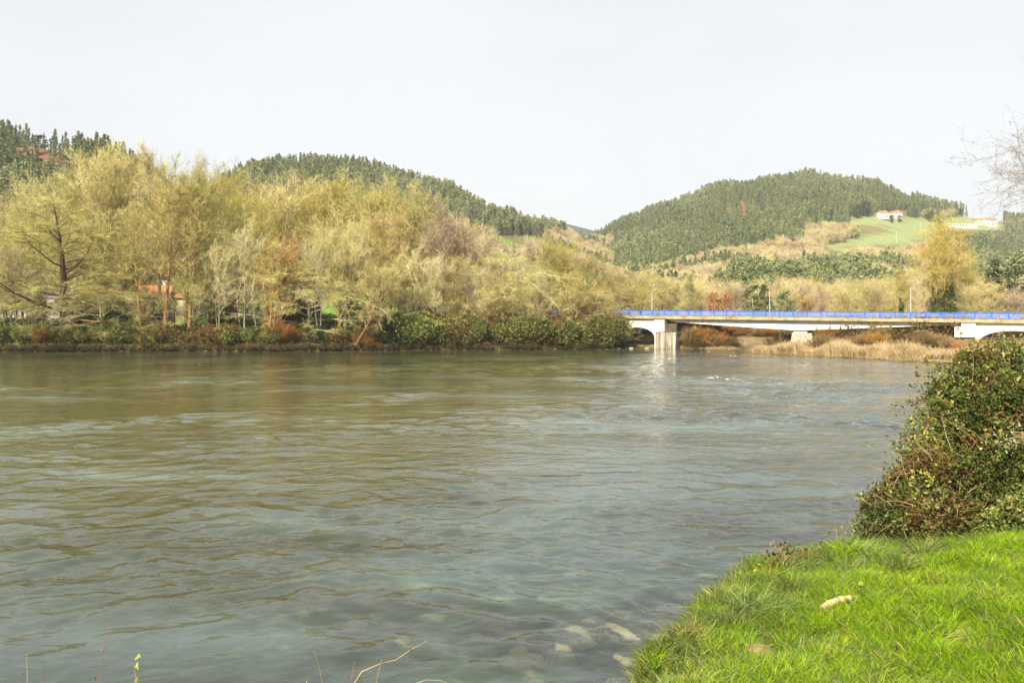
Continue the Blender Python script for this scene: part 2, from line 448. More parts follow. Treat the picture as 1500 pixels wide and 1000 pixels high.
# ------------------------------------------------------------------ water
def water_mat():
    m, nt, nd, lk = new_mat('river_water')
    geo = nd.new('ShaderNodeNewGeometry')
    def noise(scale, sx, sy, rot, detail=3, dist=0.6, rough=.42):
        mp = nd.new('ShaderNodeMapping'); mp.inputs['Scale'].default_value = (sx, sy, 1); mp.inputs['Rotation'].default_value = (0, 0, R(rot))
        lk.new(geo.outputs['Position'], mp.inputs['Vector'])
        n = nd.new('ShaderNodeTexNoise'); n.inputs['Scale'].default_value = scale; n.inputs['Detail'].default_value = detail
        n.inputs['Distortion'].default_value = dist; n.inputs['Roughness'].default_value = rough
        lk.new(mp.outputs[0], n.inputs['Vector']); return n.outputs[0]
    def math_(op, a, b):
        x = nd.new('ShaderNodeMath'); x.operation = op
        for i, v in enumerate((a, b)):
            if isinstance(v, (int, float)): x.inputs[i].default_value = v
            else: lk.new(v, x.inputs[i])
        return x.outputs[0]
    # patches of rougher and smoother water drawn out along the current
    patch = noise(.055, .55, 1.5, -14, 4, .8)
    pr = nd.new('ShaderNodeMapRange'); pr.inputs[1].default_value = .38; pr.inputs[2].default_value = .64; pr.inputs[3].default_value = .4; pr.inputs[4].default_value = 1.3
    lk.new(patch, pr.inputs[0])
    big = noise(.36, .72, 1.15, -16, 2, 1.4)
    mid = noise(1.5, .9, 1.05, 14, 3, 1.8)
    fine = noise(6.0, .8, 1.0, 8, 3, .6)
    h = math_('ADD', math_('ADD', math_('MULTIPLY', big, .02), math_('MULTIPLY', mid, .040)), math_('MULTIPLY', fine, .013))
    h = math_('MULTIPLY', h, pr.outputs[0])
    # the main current under the bridge runs rougher than the slack water along the far left bank
    sx = nd.new('ShaderNodeSeparateXYZ'); lk.new(geo.outputs['Position'], sx.inputs[0])
    cx = nd.new('ShaderNodeMapRange'); cx.interpolation_type = 'SMOOTHSTEP'
    cx.inputs[1].default_value = -30; cx.inputs[2].default_value = 30; cx.inputs[3].default_value = .8; cx.inputs[4].default_value = 1.5
    lk.new(sx.outputs[0], cx.inputs[0])
    ny = nd.new('ShaderNodeMapRange'); ny.interpolation_type = 'SMOOTHSTEP'; ny.inputs[1].default_value = 9; ny.inputs[2].default_value = 22; ny.inputs[3].default_value = .5; ny.inputs[4].default_value = 1
    lk.new(sx.outputs[1], ny.inputs[0])
    h = math_('MULTIPLY', math_('MULTIPLY', h, cx.outputs[0]), ny.outputs[0])
    bp = nd.new('ShaderNodeBump'); bp.inputs['Strength'].default_value = 1.0; bp.inputs['Distance'].default_value = 1.0
    lk.new(h, bp.inputs['Height'])
    fr = nd.new('ShaderNodeFresnel'); fr.inputs['IOR'].default_value = 1.38; lk.new(bp.outputs[0], fr.inputs['Normal'])
    gl = nd.new('ShaderNodeBsdfGlossy'); gl.inputs['Roughness'].default_value = .03; gl.inputs['Color'].default_value = (1, 1, 1, 1)
    lk.new(bp.outputs[0], gl.inputs['Normal'])
    at = nd.new('ShaderNodeAttribute'); at.attribute_name = 'depth'
    dm = nd.new('ShaderNodeMapRange'); dm.inputs[1].default_value = 0; dm.inputs[2].default_value = 2.4; dm.inputs[3].default_value = .0; dm.inputs[4].default_value = .97
    lk.new(at.outputs['Fac'], dm.inputs[0])
    tr = nd.new('ShaderNodeBsdfTransparent'); tr.inputs['Color'].default_value = (.80, .84, .72, 1)
    df = nd.new('ShaderNodeBsdfDiffuse')
    silt = noise(.22, .5, 1.0, -20, 3, .5)
    rp = ramp(nd, [(.36, (.055, .060, .024)), (.64, (.150, .205, .180))]); dsub = math_('MULTIPLY', math_('SUBTRACT', 1.25, at.outputs['Fac']), .14); lk.new(math_('ADD', silt, dsub), rp.inputs[0])
    lk.new(rp.outputs[0], df.inputs['Color'])
    body = nd.new('ShaderNodeMixShader'); lk.new(dm.outputs[0], body.inputs[0]); lk.new(tr.outputs[0], body.inputs[1]); lk.new(df.outputs[0], body.inputs[2])
    mx = nd.new('ShaderNodeMixShader'); lk.new(fr.outputs[0], mx.inputs[0]); lk.new(body.outputs[0], mx.inputs[1]); lk.new(gl.outputs[0], mx.inputs[2])
    out = nd.new('ShaderNodeOutputMaterial'); lk.new(mx.outputs[0], out.inputs[0])
    return m

WATER = water_mat()
U0, U1 = -.80, .84
def wedge(X, Y): return (Y > 6.0) & (Y < 158) & (X / np.maximum(Y, .1) > U0) & (X / np.maximum(Y, .1) < U1)
# quiet outer water
xs = np.concatenate([np.linspace(-900, -130, 40), np.arange(-128, 140, 2.), np.linspace(142, 300, 30)])
ys = np.concatenate([np.linspace(-60, 5, 20), np.arange(6, 215, 2.)])
me = grid_mesh('river_water', xs, ys, lambda X, Y: 0 * X - .06, WATER, keep=lambda X, Y, Z: (terrain(X, Y) < .25) & ~wedge(X, Y),
               attrs={'depth': lambda V: np.clip(-terrain(V[:, 0], V[:, 1]), 0, 3)})
link('river_water', me, kind='structure')
# running water with real waves: many short-crested wavelets of different length and heading
rw = np.random.default_rng(5)
us = np.linspace(U0, U1, 430); yr = [6.0]
while yr[-1] < 158: yr.append(yr[-1] * 1.0047)
yr = np.array(yr)
U, Yw = np.meshgrid(us, yr); Xw = U * Yw
Zw = np.zeros_like(Xw)
patch = fbm(Xw * .055 + Yw * .02, Yw * .10 - Xw * .03, 301); patch2 = fbm(Xw * .16, Yw * .22, 305)
amp = (.35 + 1.3 * sstep((patch - .34) / .26)) * (.55 + .9 * patch2)
amp = amp * (.72 + .55 * sstep((Xw + 35) / 50)) * (.42 + .58 * sstep((Yw - 9) / 16))
rif = dist_poly(Xw, Yw, [(-60, 18), (-30, 30), (-21, 35.5), (-9, 48), (-3, 60)])
amp = amp * (1 + 1.0 * np.exp(-(rif / 1.6) ** 2)) * (1 - .45 * np.exp(-((rif - 6) / 4) ** 2))
dxs = Yw * .0047
wx = Xw + 1.2 * (fbm(Xw * .3, Yw * .3, 311) - .5) * 2; wy = Yw + 1.2 * (fbm(Xw * .3 + 9, Yw * .3 + 9, 312) - .5) * 2
for q in range(80):
    lam = .38 * (2.4 / .38) ** rw.uniform()
    th = R(78) + rw.normal() * .75
    k_ = 2 * math.pi / lam
    a_ = .0028 * lam ** .8
    Zw += a_ * sstep((lam / (4.2 * dxs) - .6) / .8) * np.sin(k_ * (wx * math.cos(th) + wy * math.sin(th)) + rw.uniform(0, 6.28))
Zw *= amp
tw_ = terrain(Xw, Yw)
Zw *= sstep((-tw_ + .05) / .5)
V = np.stack([Xw, Yw, Zw], -1).reshape(-1, 3); nx, ny = len(us), len(yr)
i_ = (np.arange(ny - 1)[:, None] * nx + np.arange(nx - 1)[None]); F = np.stack([i_, i_ + 1, i_ + nx + 1, i_ + nx], -1).reshape(-1, 4)
kp = (tw_ < .25).reshape(-1); F = F[kp[F].any(axis=1)]
used = np.zeros(len(V), bool); used[F.ravel()] = True; idx = np.cumsum(used) - 1
dep = np.clip(-tw_, 0, 3).reshape(-1)[used]
m = MB(); m.add(V[used], idx[F]); me = m.mesh('river_water', [WATER], True)
a = me.attributes.new('depth', 'FLOAT', 'POINT'); a.data.foreach_set('value', dep.astype(np.float32))
link('river_water', me, kind='structure')

# ------------------------------------------------------------------ plant generators
def unit(v):
    return v / (np.linalg.norm(v, axis=-1, keepdims=True) + 1e-9)

def perp(rng, d):
    return unit(np.cross(d, rng.normal(size=np.shape(d))))

def branch_path(rng, p0, d0, L, n, wob, up):
    pts = [np.array(p0, float)]; d = unit(np.array(d0, float))
    for _ in range(n):
        d = unit(d + rng.normal(size=3) * wob + np.array([0, 0, up]))
        pts.append(pts[-1] + d * L / n)
    return np.array(pts)

def ribbons(mb, rng, base, d, L, w, mat, tint, droop=0.0, sub=0, wsub=.6):
    """thin tapering two-segment twigs, each with a few finer side shoots"""
    N = len(base)
    if N == 0: return
    L = np.broadcast_to(L, (N,)); 
    s = perp(rng, d) * (w / 2)
    d2 = unit(d + rng.normal(size=(N, 3)) * .35 + np.array([0, 0, -droop]))
    m = base + d * (L * .5)[:, None]; e = m + d2 * (L * .5)[:, None]
    V = np.stack([base - s, base + s, m + s * .75, m - s * .75, e], 1).reshape(-1, 3)
    o = np.arange(N)[:, None] * 5
    t = tint if np.ndim(tint) else np.full(N, tint)
    mb.add(V, o + np.array([[0, 1, 2, 3]]), mat, t)
    mb.add(V, o + np.array([[3, 2, 4]]), mat, t)
    for k in range(sub):
        f = rng.uniform(.2, .95, (N, 1))
        b = np.where(f < .5, base + (m - base) * f * 2, m + (e - m) * (f - .5) * 2)
        dd = unit(d + rng.normal(size=(N, 3)) * .7 + np.array([0, 0, .15 - droop]))
        ll = (L * rng.uniform(.25, .6, N))[:, None]
        ss = perp(rng, dd) * (w * wsub / 2)
        mb.add(np.stack([b - ss, b + ss, b + dd * ll], 1).reshape(-1, 3), np.arange(N)[:, None] * 3 + np.array([[0, 1, 2]]), mat, np.clip(t + rng.normal(size=N) * .12, 0, 1))

def leaves(mb, rng, c, size, mat, tint, nrm=None, flat=0.0):
    """little folded leaf blades"""
    N = len(c)
    if N == 0: return
    size = np.broadcast_to(size, (N,))[:, None]
    a = unit(rng.normal(size=(N, 3)) if nrm is None else rng.normal(size=(N, 3)) * .8 + nrm * .5)
    b = perp(rng, a); n = np.cross(a, b)
    V = np.stack([c, c + a * size * .55 + b * size * .36 + n * size * .12, c + a * size * 1.1, c + a * size * .5 - b * size * .36 + n * size * .12], 1).reshape(-1, 3)
    o = np.arange(N)[:, None] * 4
    t = tint if np.ndim(tint) else np.full(N, tint)
    mb.add(V, o + np.array([[0, 1, 2]]), mat, t); mb.add(V, o + np.array([[0, 2, 3]]), mat, t)

def merged(name, tb, cb, ms, bark):
    for (f, _, t) in tb.F: cb.F.append((f + cb.n, len(ms), t))
    cb.V += tb.V; cb.n += tb.n
    return cb.mesh(name, ms + [bark])

def make_tree(name, seed, H=20., r0=.32, stems=1, lean=0., clear=.18, n1=20, len1=.36, ang1=(.6, 1.1), up1=.06, n2=6, n3=4, ntwig=9000,
              twigL=(.5, 1.3), tw=.030, sub=3, buds=0, budsize=.10, bark='bark_tan', twig='twig_tan', bud='bud_tan', shape='round', ivy=0, droop=0., wob=.035, flatz=0., joined=False, br=.021):
    rng = np.random.default_rng(seed)
    tb = MB(); cb = MB()
    carriers = []
    for st in range(stems):
        az = rng.uniform(0, 6.28)
        sl = (0 if stems == 1 else rng.uniform(.06, .22)) 
        d0 = np.array([math.cos(az) * sl + lean, math.sin(az) * sl, 1.0])
        b0 = np.array([math.cos(az), math.sin(az), 0]) * (0 if stems == 1 else r0 * 1.3)
        Ht = H * (1 if st == 0 else rng.uniform(.72, .97)) * .93
        tp = branch_path(rng, b0 - np.array([0, 0, .5]), d0, Ht, 12, wob, .04 if lean == 0 else .015)
        f = np.linspace(0, 1, 13)
        rr = (r0 if stems == 1 else r0 * .72) * (1 - f * .93) * (1 + .35 * np.exp(-f * 22))
        tb.tube(tp, rr, 7, 0, np.clip(rng.normal(.18, .08), 0, 1) if br > .01 else .5)
        nn = max(5, int(n1 / stems ** .5))
        for i in range(nn):
            f1 = clear + (1 - clear) * ((i + rng.uniform(0, .9)) / nn) 
            x = min(f1, .99) * 12; k = int(x); p = tp[k] + (tp[min(k + 1, 12)] - tp[k]) * (x - k)
            g = (f1 - clear) / (1 - clear)
            if shape == 'round': ln = (.35 + 1.0 * math.sin(math.pi * min(1, g * .85 + .18)) ** .8)
            elif shape == 'cone': ln = 1.25 * (1 - g) ** .8 + .12
            elif shape == 'vase': ln = .45 + .75 * g * (1.15 - g) * 2.4
            else: ln = .55 + .25 * math.sin(math.pi * g)
            L1 = H * len1 * ln * rng.uniform(.75, 1.15)
            a = rng.uniform(*ang1) * (1 - .35 * g); az = i * 2.4 + rng.uniform(-.5, .5)
            td = unit(tp[min(k + 1, 12)] - tp[k])
            d1 = np.array([math.cos(az), math.sin(az), 0]) * math.sin(a) + td * math.cos(a)
            bp = branch_path(rng, p, d1, L1, 6, .13, up1)
            r1 = max(.035 * br / .021, min(rr[k] * .55, L1 * br))
            tb.tube(bp, np.linspace(r1, r1 * .25, 7), 5, 0, np.clip(rng.normal(.5, .15), 0, 1))
            carriers.append((bp[3:], .6))
            for j in range(n2):
                q = rng.uniform(.2, 1.0) * 6; kk = min(int(q), 5); p2 = bp[kk] + (bp[kk + 1] - bp[kk]) * (q - kk)
                d2 = unit(unit(bp[kk + 1] - bp[kk]) + perp(rng, unit(bp[kk + 1] - bp[kk])) * rng.uniform(.6, 1.2) + np.array([0, 0, up1 - flatz]))
                if flatz: d2 = unit(d2 * np.array([1, 1, 1 - flatz]))
                L2 = L1 * rng.uniform(.28, .55)
                b2 = branch_path(rng, p2, d2, L2, 4, .16, up1 * .8 - droop * .1)
                tb.tube(b2, np.linspace(r1 * .4, .012, 5), 4, 0, np.clip(rng.normal(.55, .15), 0, 1))
                carriers.append((b2, 1.0))
                for l in range(n3):
                    q = rng.uniform(.15, 1.0) * 4; kk = min(int(q), 3); p3 = b2[kk] + (b2[kk + 1] - b2[kk]) * (q - kk)
                    d3 = unit(unit(b2[kk + 1] - b2[kk]) + rng.normal(size=3) * .55 + np.array([0, 0, up1]))
                    if flatz: d3 = unit(d3 * np.array([1, 1, 1 - flatz]))
                    b3 = branch_path(rng, p3, d3, L2 * rng.uniform(.35, .7), 3, .2, up1 - droop * .15)
                    tb.tube(b3, np.linspace(.028, .010, 4) * min(1, br / .021), 3, 0, np.clip(rng.normal(.62, .15), 0, 1))
                    carriers.append((b3, 1.2))
        carriers.append((tp[9:], .8))
        if ivy:
            m_ = ivy
            hh = rng.uniform(.02, .72, m_) * 12; ki = np.minimum(hh.astype(int), 11)
            c = tp[ki] + (tp[ki + 1] - tp[ki]) * (hh - ki)[:, None]
            off = rng.normal(size=(m_, 3)); off[:, 2] *= .6
            c = c + unit(off) * (rr[ki] + np.abs(rng.normal(size=m_)) * .30)[:, None]
            leaves(cb, rng, c, rng.uniform(.15, .3, m_), 2, np.clip(rng.normal(.45, .25, m_), 0, 1))
    # twigs carried by the outer branches
    seg0 = np.concatenate([c[:-1] for c, _ in carriers]); seg1 = np.concatenate([c[1:] for c, _ in carriers])
    wt = np.concatenate([np.full(len(c) - 1, w) for c, w in carriers]) * np.linalg.norm(seg1 - seg0, axis=1); wt /= wt.sum()
    if not joined and br > .01: ntwig = int(ntwig * .8)
    ix = rng.choice(len(seg0), ntwig, p=wt); u = rng.uniform(0, 1, (ntwig, 1))
    base = seg0[ix] + (seg1[ix] - seg0[ix]) * u
    sd_ = unit(seg1[ix] - seg0[ix])
    d = unit(sd_ * .8 + rng.normal(size=(ntwig, 3)) * .55 + np.array([0, 0, up1 * 3 - droop]))
    if flatz: d = unit(d * np.array([1, 1, 1 - flatz * .7]))
    L = rng.uniform(*twigL, ntwig)
    cen = base.mean(0)
    tint = np.clip(rng.normal(.5, .16, ntwig), 0, 1)
    ribbons(cb, rng, base, d, L, tw, 0, tint, droop, sub)
    if buds:
        ib = rng.integers(0, ntwig, buds)
        c = base[ib] + d[ib] * (L[ib] * rng.uniform(.3, 1.1, buds))[:, None] + rng.normal(size=(buds, 3)) * .08
        leaves(cb, rng, c, rng.uniform(.6, 1.4, buds) * budsize, 1, np.clip(rng.normal(.55, .2, buds), 0, 1))
    ms = [MATS[twig], MATS[bud], MATS['bramble']]
    if joined: return merged(name, tb, cb, ms, MATS[bark])
    return tb.mesh(name + '_trunk', [MATS[bark]], True), cb.mesh(name + '_crown', ms), H

def make_conifer(name, seed, H=16., r0=.2, nb=44, base=.12, wid=.2, leaf='needle', bark='bark_dark', size=.75, per=9, top=1.0, rounded=False, joined=False):
    rng = np.random.default_rng(seed)
    tb = MB(); cb = MB()
    tp = branch_path(rng, (0, 0, -.5), (0, 0, 1), H + .3, 6, .02, .05)
    tb.tube(tp, np.linspace(r0, .03, 7), 5, 0, .5)
    for i in range(nb):
        f = base + (1 - base) * (i + rng.uniform()) / nb
        g = (f - base) / (1 - base)
        R_ = H * wid * ((1 - g) ** .75 + .06 if not rounded else (.25 + .85 * math.sin(math.pi * min(1, .12 + g * .86)))) * rng.uniform(.7, 1.2)
        az = rng.uniform(0, 6.283); k = f * 6; kk = min(int(k), 5)
        p = tp[kk] + (tp[kk + 1] - tp[kk]) * (k - kk)
        d = np.array([math.cos(az), math.sin(az), rng.uniform(-.15, .25) if not rounded else rng.uniform(.1, .7)])
        e = p + unit(d) * R_
        tb.tube(np.array([p, (p + e) / 2 + (0, 0, .05 * R_), e]), [.04, .03, .012], 3, 0, .4)
        t = rng.uniform(.25, 1.05, (per, 1)) ** .7
        c = p + (e - p) * t + rng.normal(size=(per, 3)) * np.array([.22, .22, .16]) * R_ * .8
        # two crossed sprays for each clump
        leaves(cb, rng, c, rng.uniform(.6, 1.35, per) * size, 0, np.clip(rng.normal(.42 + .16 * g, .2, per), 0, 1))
    leaves(cb, rng, np.repeat(tp[-1:], 8, 0) + rng.normal(size=(8, 3)) * .2, size * .8, 0, .6)
    if joined: return merged(name, tb, cb, [MATS[leaf]], MATS[bark])
    return tb.mesh(name + '_trunk', [MATS[bark]], True), cb.mesh(name + '_crown', [MATS[leaf]]), H

def make_shrub(name, seed, H=2.5, W=3., nst=40, nleaf=5000, leaf='bramble', stem='undergrowth', lsize=.16, lumps=9, twigs=0, twig='undergrowth', tw=.02, erect=.0):
    rng = np.random.default_rng(seed)
    tb = MB(); cb = MB()
    for i in range(nst):
        az = rng.uniform(0, 6.28); r = rng.uniform(0, .35) * W
        p = np.array([math.cos(az) * r * .6, math.sin(az) * r * .6, -.2])
        d = np.array([math.cos(az) * (.9 - erect * .6), math.sin(az) * (.9 - erect * .6), rng.uniform(.6, 1.6)])
        b = branch_path(rng, p, d, H * rng.uniform(.6, 1.15), 5, .2, .06 if erect > .3 else -.12)
        tb.tube(b, np.linspace(.03, .008, 6), 3, 0, np.clip(rng.normal(.5, .2), 0, 1))
        if twigs:
            n = twigs // nst
            k = rng.integers(1, 5, n); u = rng.uniform(0, 1, (n, 1))
            bs = b[k] + (b[k + 1] - b[k]) * u
            dd = unit(unit(b[k + 1] - b[k]) + rng.normal(size=(n, 3)) * .45 + np.array([0, 0, .2 + erect * .6]))
            ribbons(cb, rng, bs, dd, rng.uniform(.3, .9, n) * H * .4, tw, 1, np.clip(rng.normal(.5, .2, n), 0, 1), 0, 2)
    if nleaf:
        lc = rng.normal(size=(lumps, 3)) * np.array([W * .27, W * .27, 0]) + np.array([0, 0, 1]) * rng.uniform(.2, .72, (lumps, 1)) * H
        lr = rng.uniform(.22, .42, lumps) * min(W, H * 1.3)
        i = rng.integers(0, lumps, nleaf)
        v = unit(rng.normal(size=(nleaf, 3)))
        rr = lr[i] * rng.uniform(.45, 1.08, nleaf) ** .6 * (.8 + .45 * vnoise(v[:, 0] * 3 + i * 9, v[:, 1] * 3 + v[:, 2] * 2, seed))
        c = lc[i] + v * rr[:, None]
        k = c[:, 2] > .02; c = c[k]; v = v[k]
        leaves(cb, rng, c, rng.uniform(.55, 1.4, len(c)) * lsize, 0, np.clip(.45 + rng.normal(size=len(c)) * .2, 0, 1), nrm=v)
    return tb.mesh(name + '_stems', [MATS[stem]]), cb.mesh(name + '_foliage', [MATS[leaf], MATS[twig]]), H

def place(name, proto, X, Y, H=None, rz=0., label=None, cat='tree', group=None, parts=('trunk', 'crown'), z=None, tilt=None, wide=1., mats=None, sink=0.):
    a, b, H0 = proto
    s = 1. if H is None else H / H0
    zz = tz(X, Y) if z is None else z
    e = link(name, None, None, (X, Y, zz - sink), label, cat, group, rz=rz, scale=(s * wide, s * wide, s))
    e.empty_display_size = .5
    if tilt: e.rotation_euler = (tilt[0], tilt[1], rz)
    link(parts[0], a, e)
    c = link(parts[1], b, e)
    if mats:
        for i, mname in mats.items():
            c.material_slots[i].link = 'OBJECT'; c.material_slots[i].material = MATS[mname]
    return e

rnd = random.Random(11)
T = {}
T['alder'] = make_tree('alder', 1, 22, .34, clear=.27, n1=26, len1=.30, ang1=(.7, 1.25), twig='twig_olive', bark='bark_tan', buds=6000, bud='bud_green', ntwig=11000)
T['tan'] = make_tree('tan', 2, 24, .38, clear=.27, stems=3, n1=26, len1=.26, ang1=(.4, .8), up1=.10, twig='twig_tan', bark='bark_tan', buds=4000, ntwig=12000)
T['tan2'] = make_tree('tan2', 3, 22, .34, clear=.25, stems=2, n1=24, len1=.32, ang1=(.5, 1.0), up1=.08, twig='twig_pale', bark='bark_tan', buds=5000, bud='bud_tan', ntwig=12000)
T['yellow'] = make_tree('yellow', 4, 22, .32, clear=.26, stems=2, n1=26, len1=.30, ang1=(.5, 1.0), up1=.06, twig='twig_yellow', bark='bark_tan', buds=14000, bud='bud_green', ntwig=10000)
T['layered'] = make_tree('layered', 5, 22, .62, n1=34, len1=.34, ang1=(1.2, 1.6), up1=.015, clear=.17, flatz=.75, shape='cone', twig='twig_olive', bark='bark_dark', buds=7000, bud='bud_green', ntwig=13000, twigL=(.5, 1.4))
T['slim'] = make_tree('slim', 6, 26, .26, n1=22, len1=.16, ang1=(.45, .85), up1=.14, clear=.3, shape='col', wob=.014, twig='twig_pale', bark='bark_pale', buds=1500, ntwig=3600)
T['pole'] = make_tree('pole', 18, 22, .30, n1=20, len1=.22, ang1=(.6, 1.1), up1=.08, clear=.42, twig='twig_olive', bark='bark_orange', buds=1500, bud='bud_green', ntwig=3800, wob=.02)
T['pole2'] = make_tree('pole2', 19, 20, .22, stems=2, n1=18, len1=.22, ang1=(.5, 1.0), up1=.1, clear=.36, twig='twig_pale', bark='bark_pale', buds=1000, ntwig=3200, wob=.025)
T['leaning'] = make_tree('leaning', 7, 20, .42, lean=.62, n1=20, len1=.32, ang1=(.5, 1.1), up1=.05, clear=.3, twig='twig_tan', bark='bark_orange', buds=2500, ntwig=6500)
T['orange'] = make_tree('orange', 8, 17, .26, stems=5, n1=22, len1=.24, ang1=(.25, .6), up1=.14, clear=.2, twig='twig_orange', bark='bark_orange', ntwig=4200, buds=1200)
T['ivy'] = make_tree('ivy', 9, 22, .34, stems=2, n1=18, len1=.26, ang1=(.4, .9), up1=.12, clear=.4, twig='twig_yellow', bark='bark_tan', buds=4500, bud='bud_green', ntwig=6500, ivy=3600)
T['pink'] = make_tree('pink', 10, 17, .24, stems=2, n1=22, len1=.33, ang1=(.5, 1.0), up1=.09, twig='twig_pink', bark='bark_pale', buds=2500, ntwig=9000)
T['drooping'] = make_tree('drooping', 12, 13, .24, n1=20, len1=.46, ang1=(1.0, 1.5), up1=-.02, clear=.15, twig='twig_olive', bark='bark_pale', buds=3000, bud='bud_green', ntwig=6000, droop=.25, flatz=.5)
T['birch'] = make_tree('birch', 13, 16, .2, n1=30, len1=.2, ang1=(.35, .7), up1=.14, clear=.08, shape='cone', twig='twig_pale', bark='bark_pale', buds=2500, ntwig=8000)
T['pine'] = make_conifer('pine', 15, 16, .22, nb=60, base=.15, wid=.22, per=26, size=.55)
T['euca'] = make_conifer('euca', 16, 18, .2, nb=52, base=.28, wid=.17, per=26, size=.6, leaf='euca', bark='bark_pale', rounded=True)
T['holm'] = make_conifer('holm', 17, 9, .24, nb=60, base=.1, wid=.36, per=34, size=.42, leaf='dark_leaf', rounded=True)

S = {}
S['bramble'] = make_shrub('bramble', 21, 2.6, 4.2, leaf='bank_leaf', nleaf=6500, lsize=.17)
S['bramble2'] = make_shrub('bramble2', 22, 2.2, 3.6, leaf='bank_leaf', nleaf=5500, lsize=.15, lumps=12)
S['brown'] = make_shrub('brown', 23, 2.2, 3.6, leaf='bramble_brown', nleaf=3200, lsize=.15, twigs=2400, twig='undergrowth')
S['dark'] = make_shrub('dark', 24, 4.5, 4.0, leaf='dark_leaf', nleaf=7500, lsize=.22, lumps=12)
S['willow'] = make_shrub('willow', 25, 3.6, 3.0, nleaf=0, twigs=5200, nst=60, stem='willow_rust', twig='willow_rust', erect=.8, tw=.03)
S['willow_brown'] = make_shrub('willow_brown', 26, 3.2, 3.4, nleaf=900, leaf='bud_tan', lsize=.1, twigs=5200, nst=60, stem='willow_brown', twig='willow_brown', erect=.6, tw=.03)
T['rust'] = make_shrub('rust', 14, 7, 3.6, leaf='rust_tree', nleaf=6000, lsize=.3, lumps=16, stem='bark_dark')
S['dead'] = make_shrub('dead', 27, 1.1, 3.4, nleaf=900, leaf='undergrowth', lsize=.14, twigs=2400, nst=50, twig='undergrowth', erect=.1, tw=.03)
SP = ('stems', 'foliage')

# ------------------------------------------------------------------ trees of the far bank
def tree_at(kind, px, Y, top, label, name, group='trees on the far river bank', rz=None, wide=1., tilt=None, mats=None, cat='tree'):
    X = (px - 750) / FPX * Y
    z = tz(X, Y)
    H = (CAMZ - (top - HOR) / FPX * Y - z) * .93
    return place(name, T[kind], X, Y, H, rnd.uniform(0, 6.28) if rz is None else rz, label, cat, group, wide=wide, tilt=tilt, mats=mats, z=z)

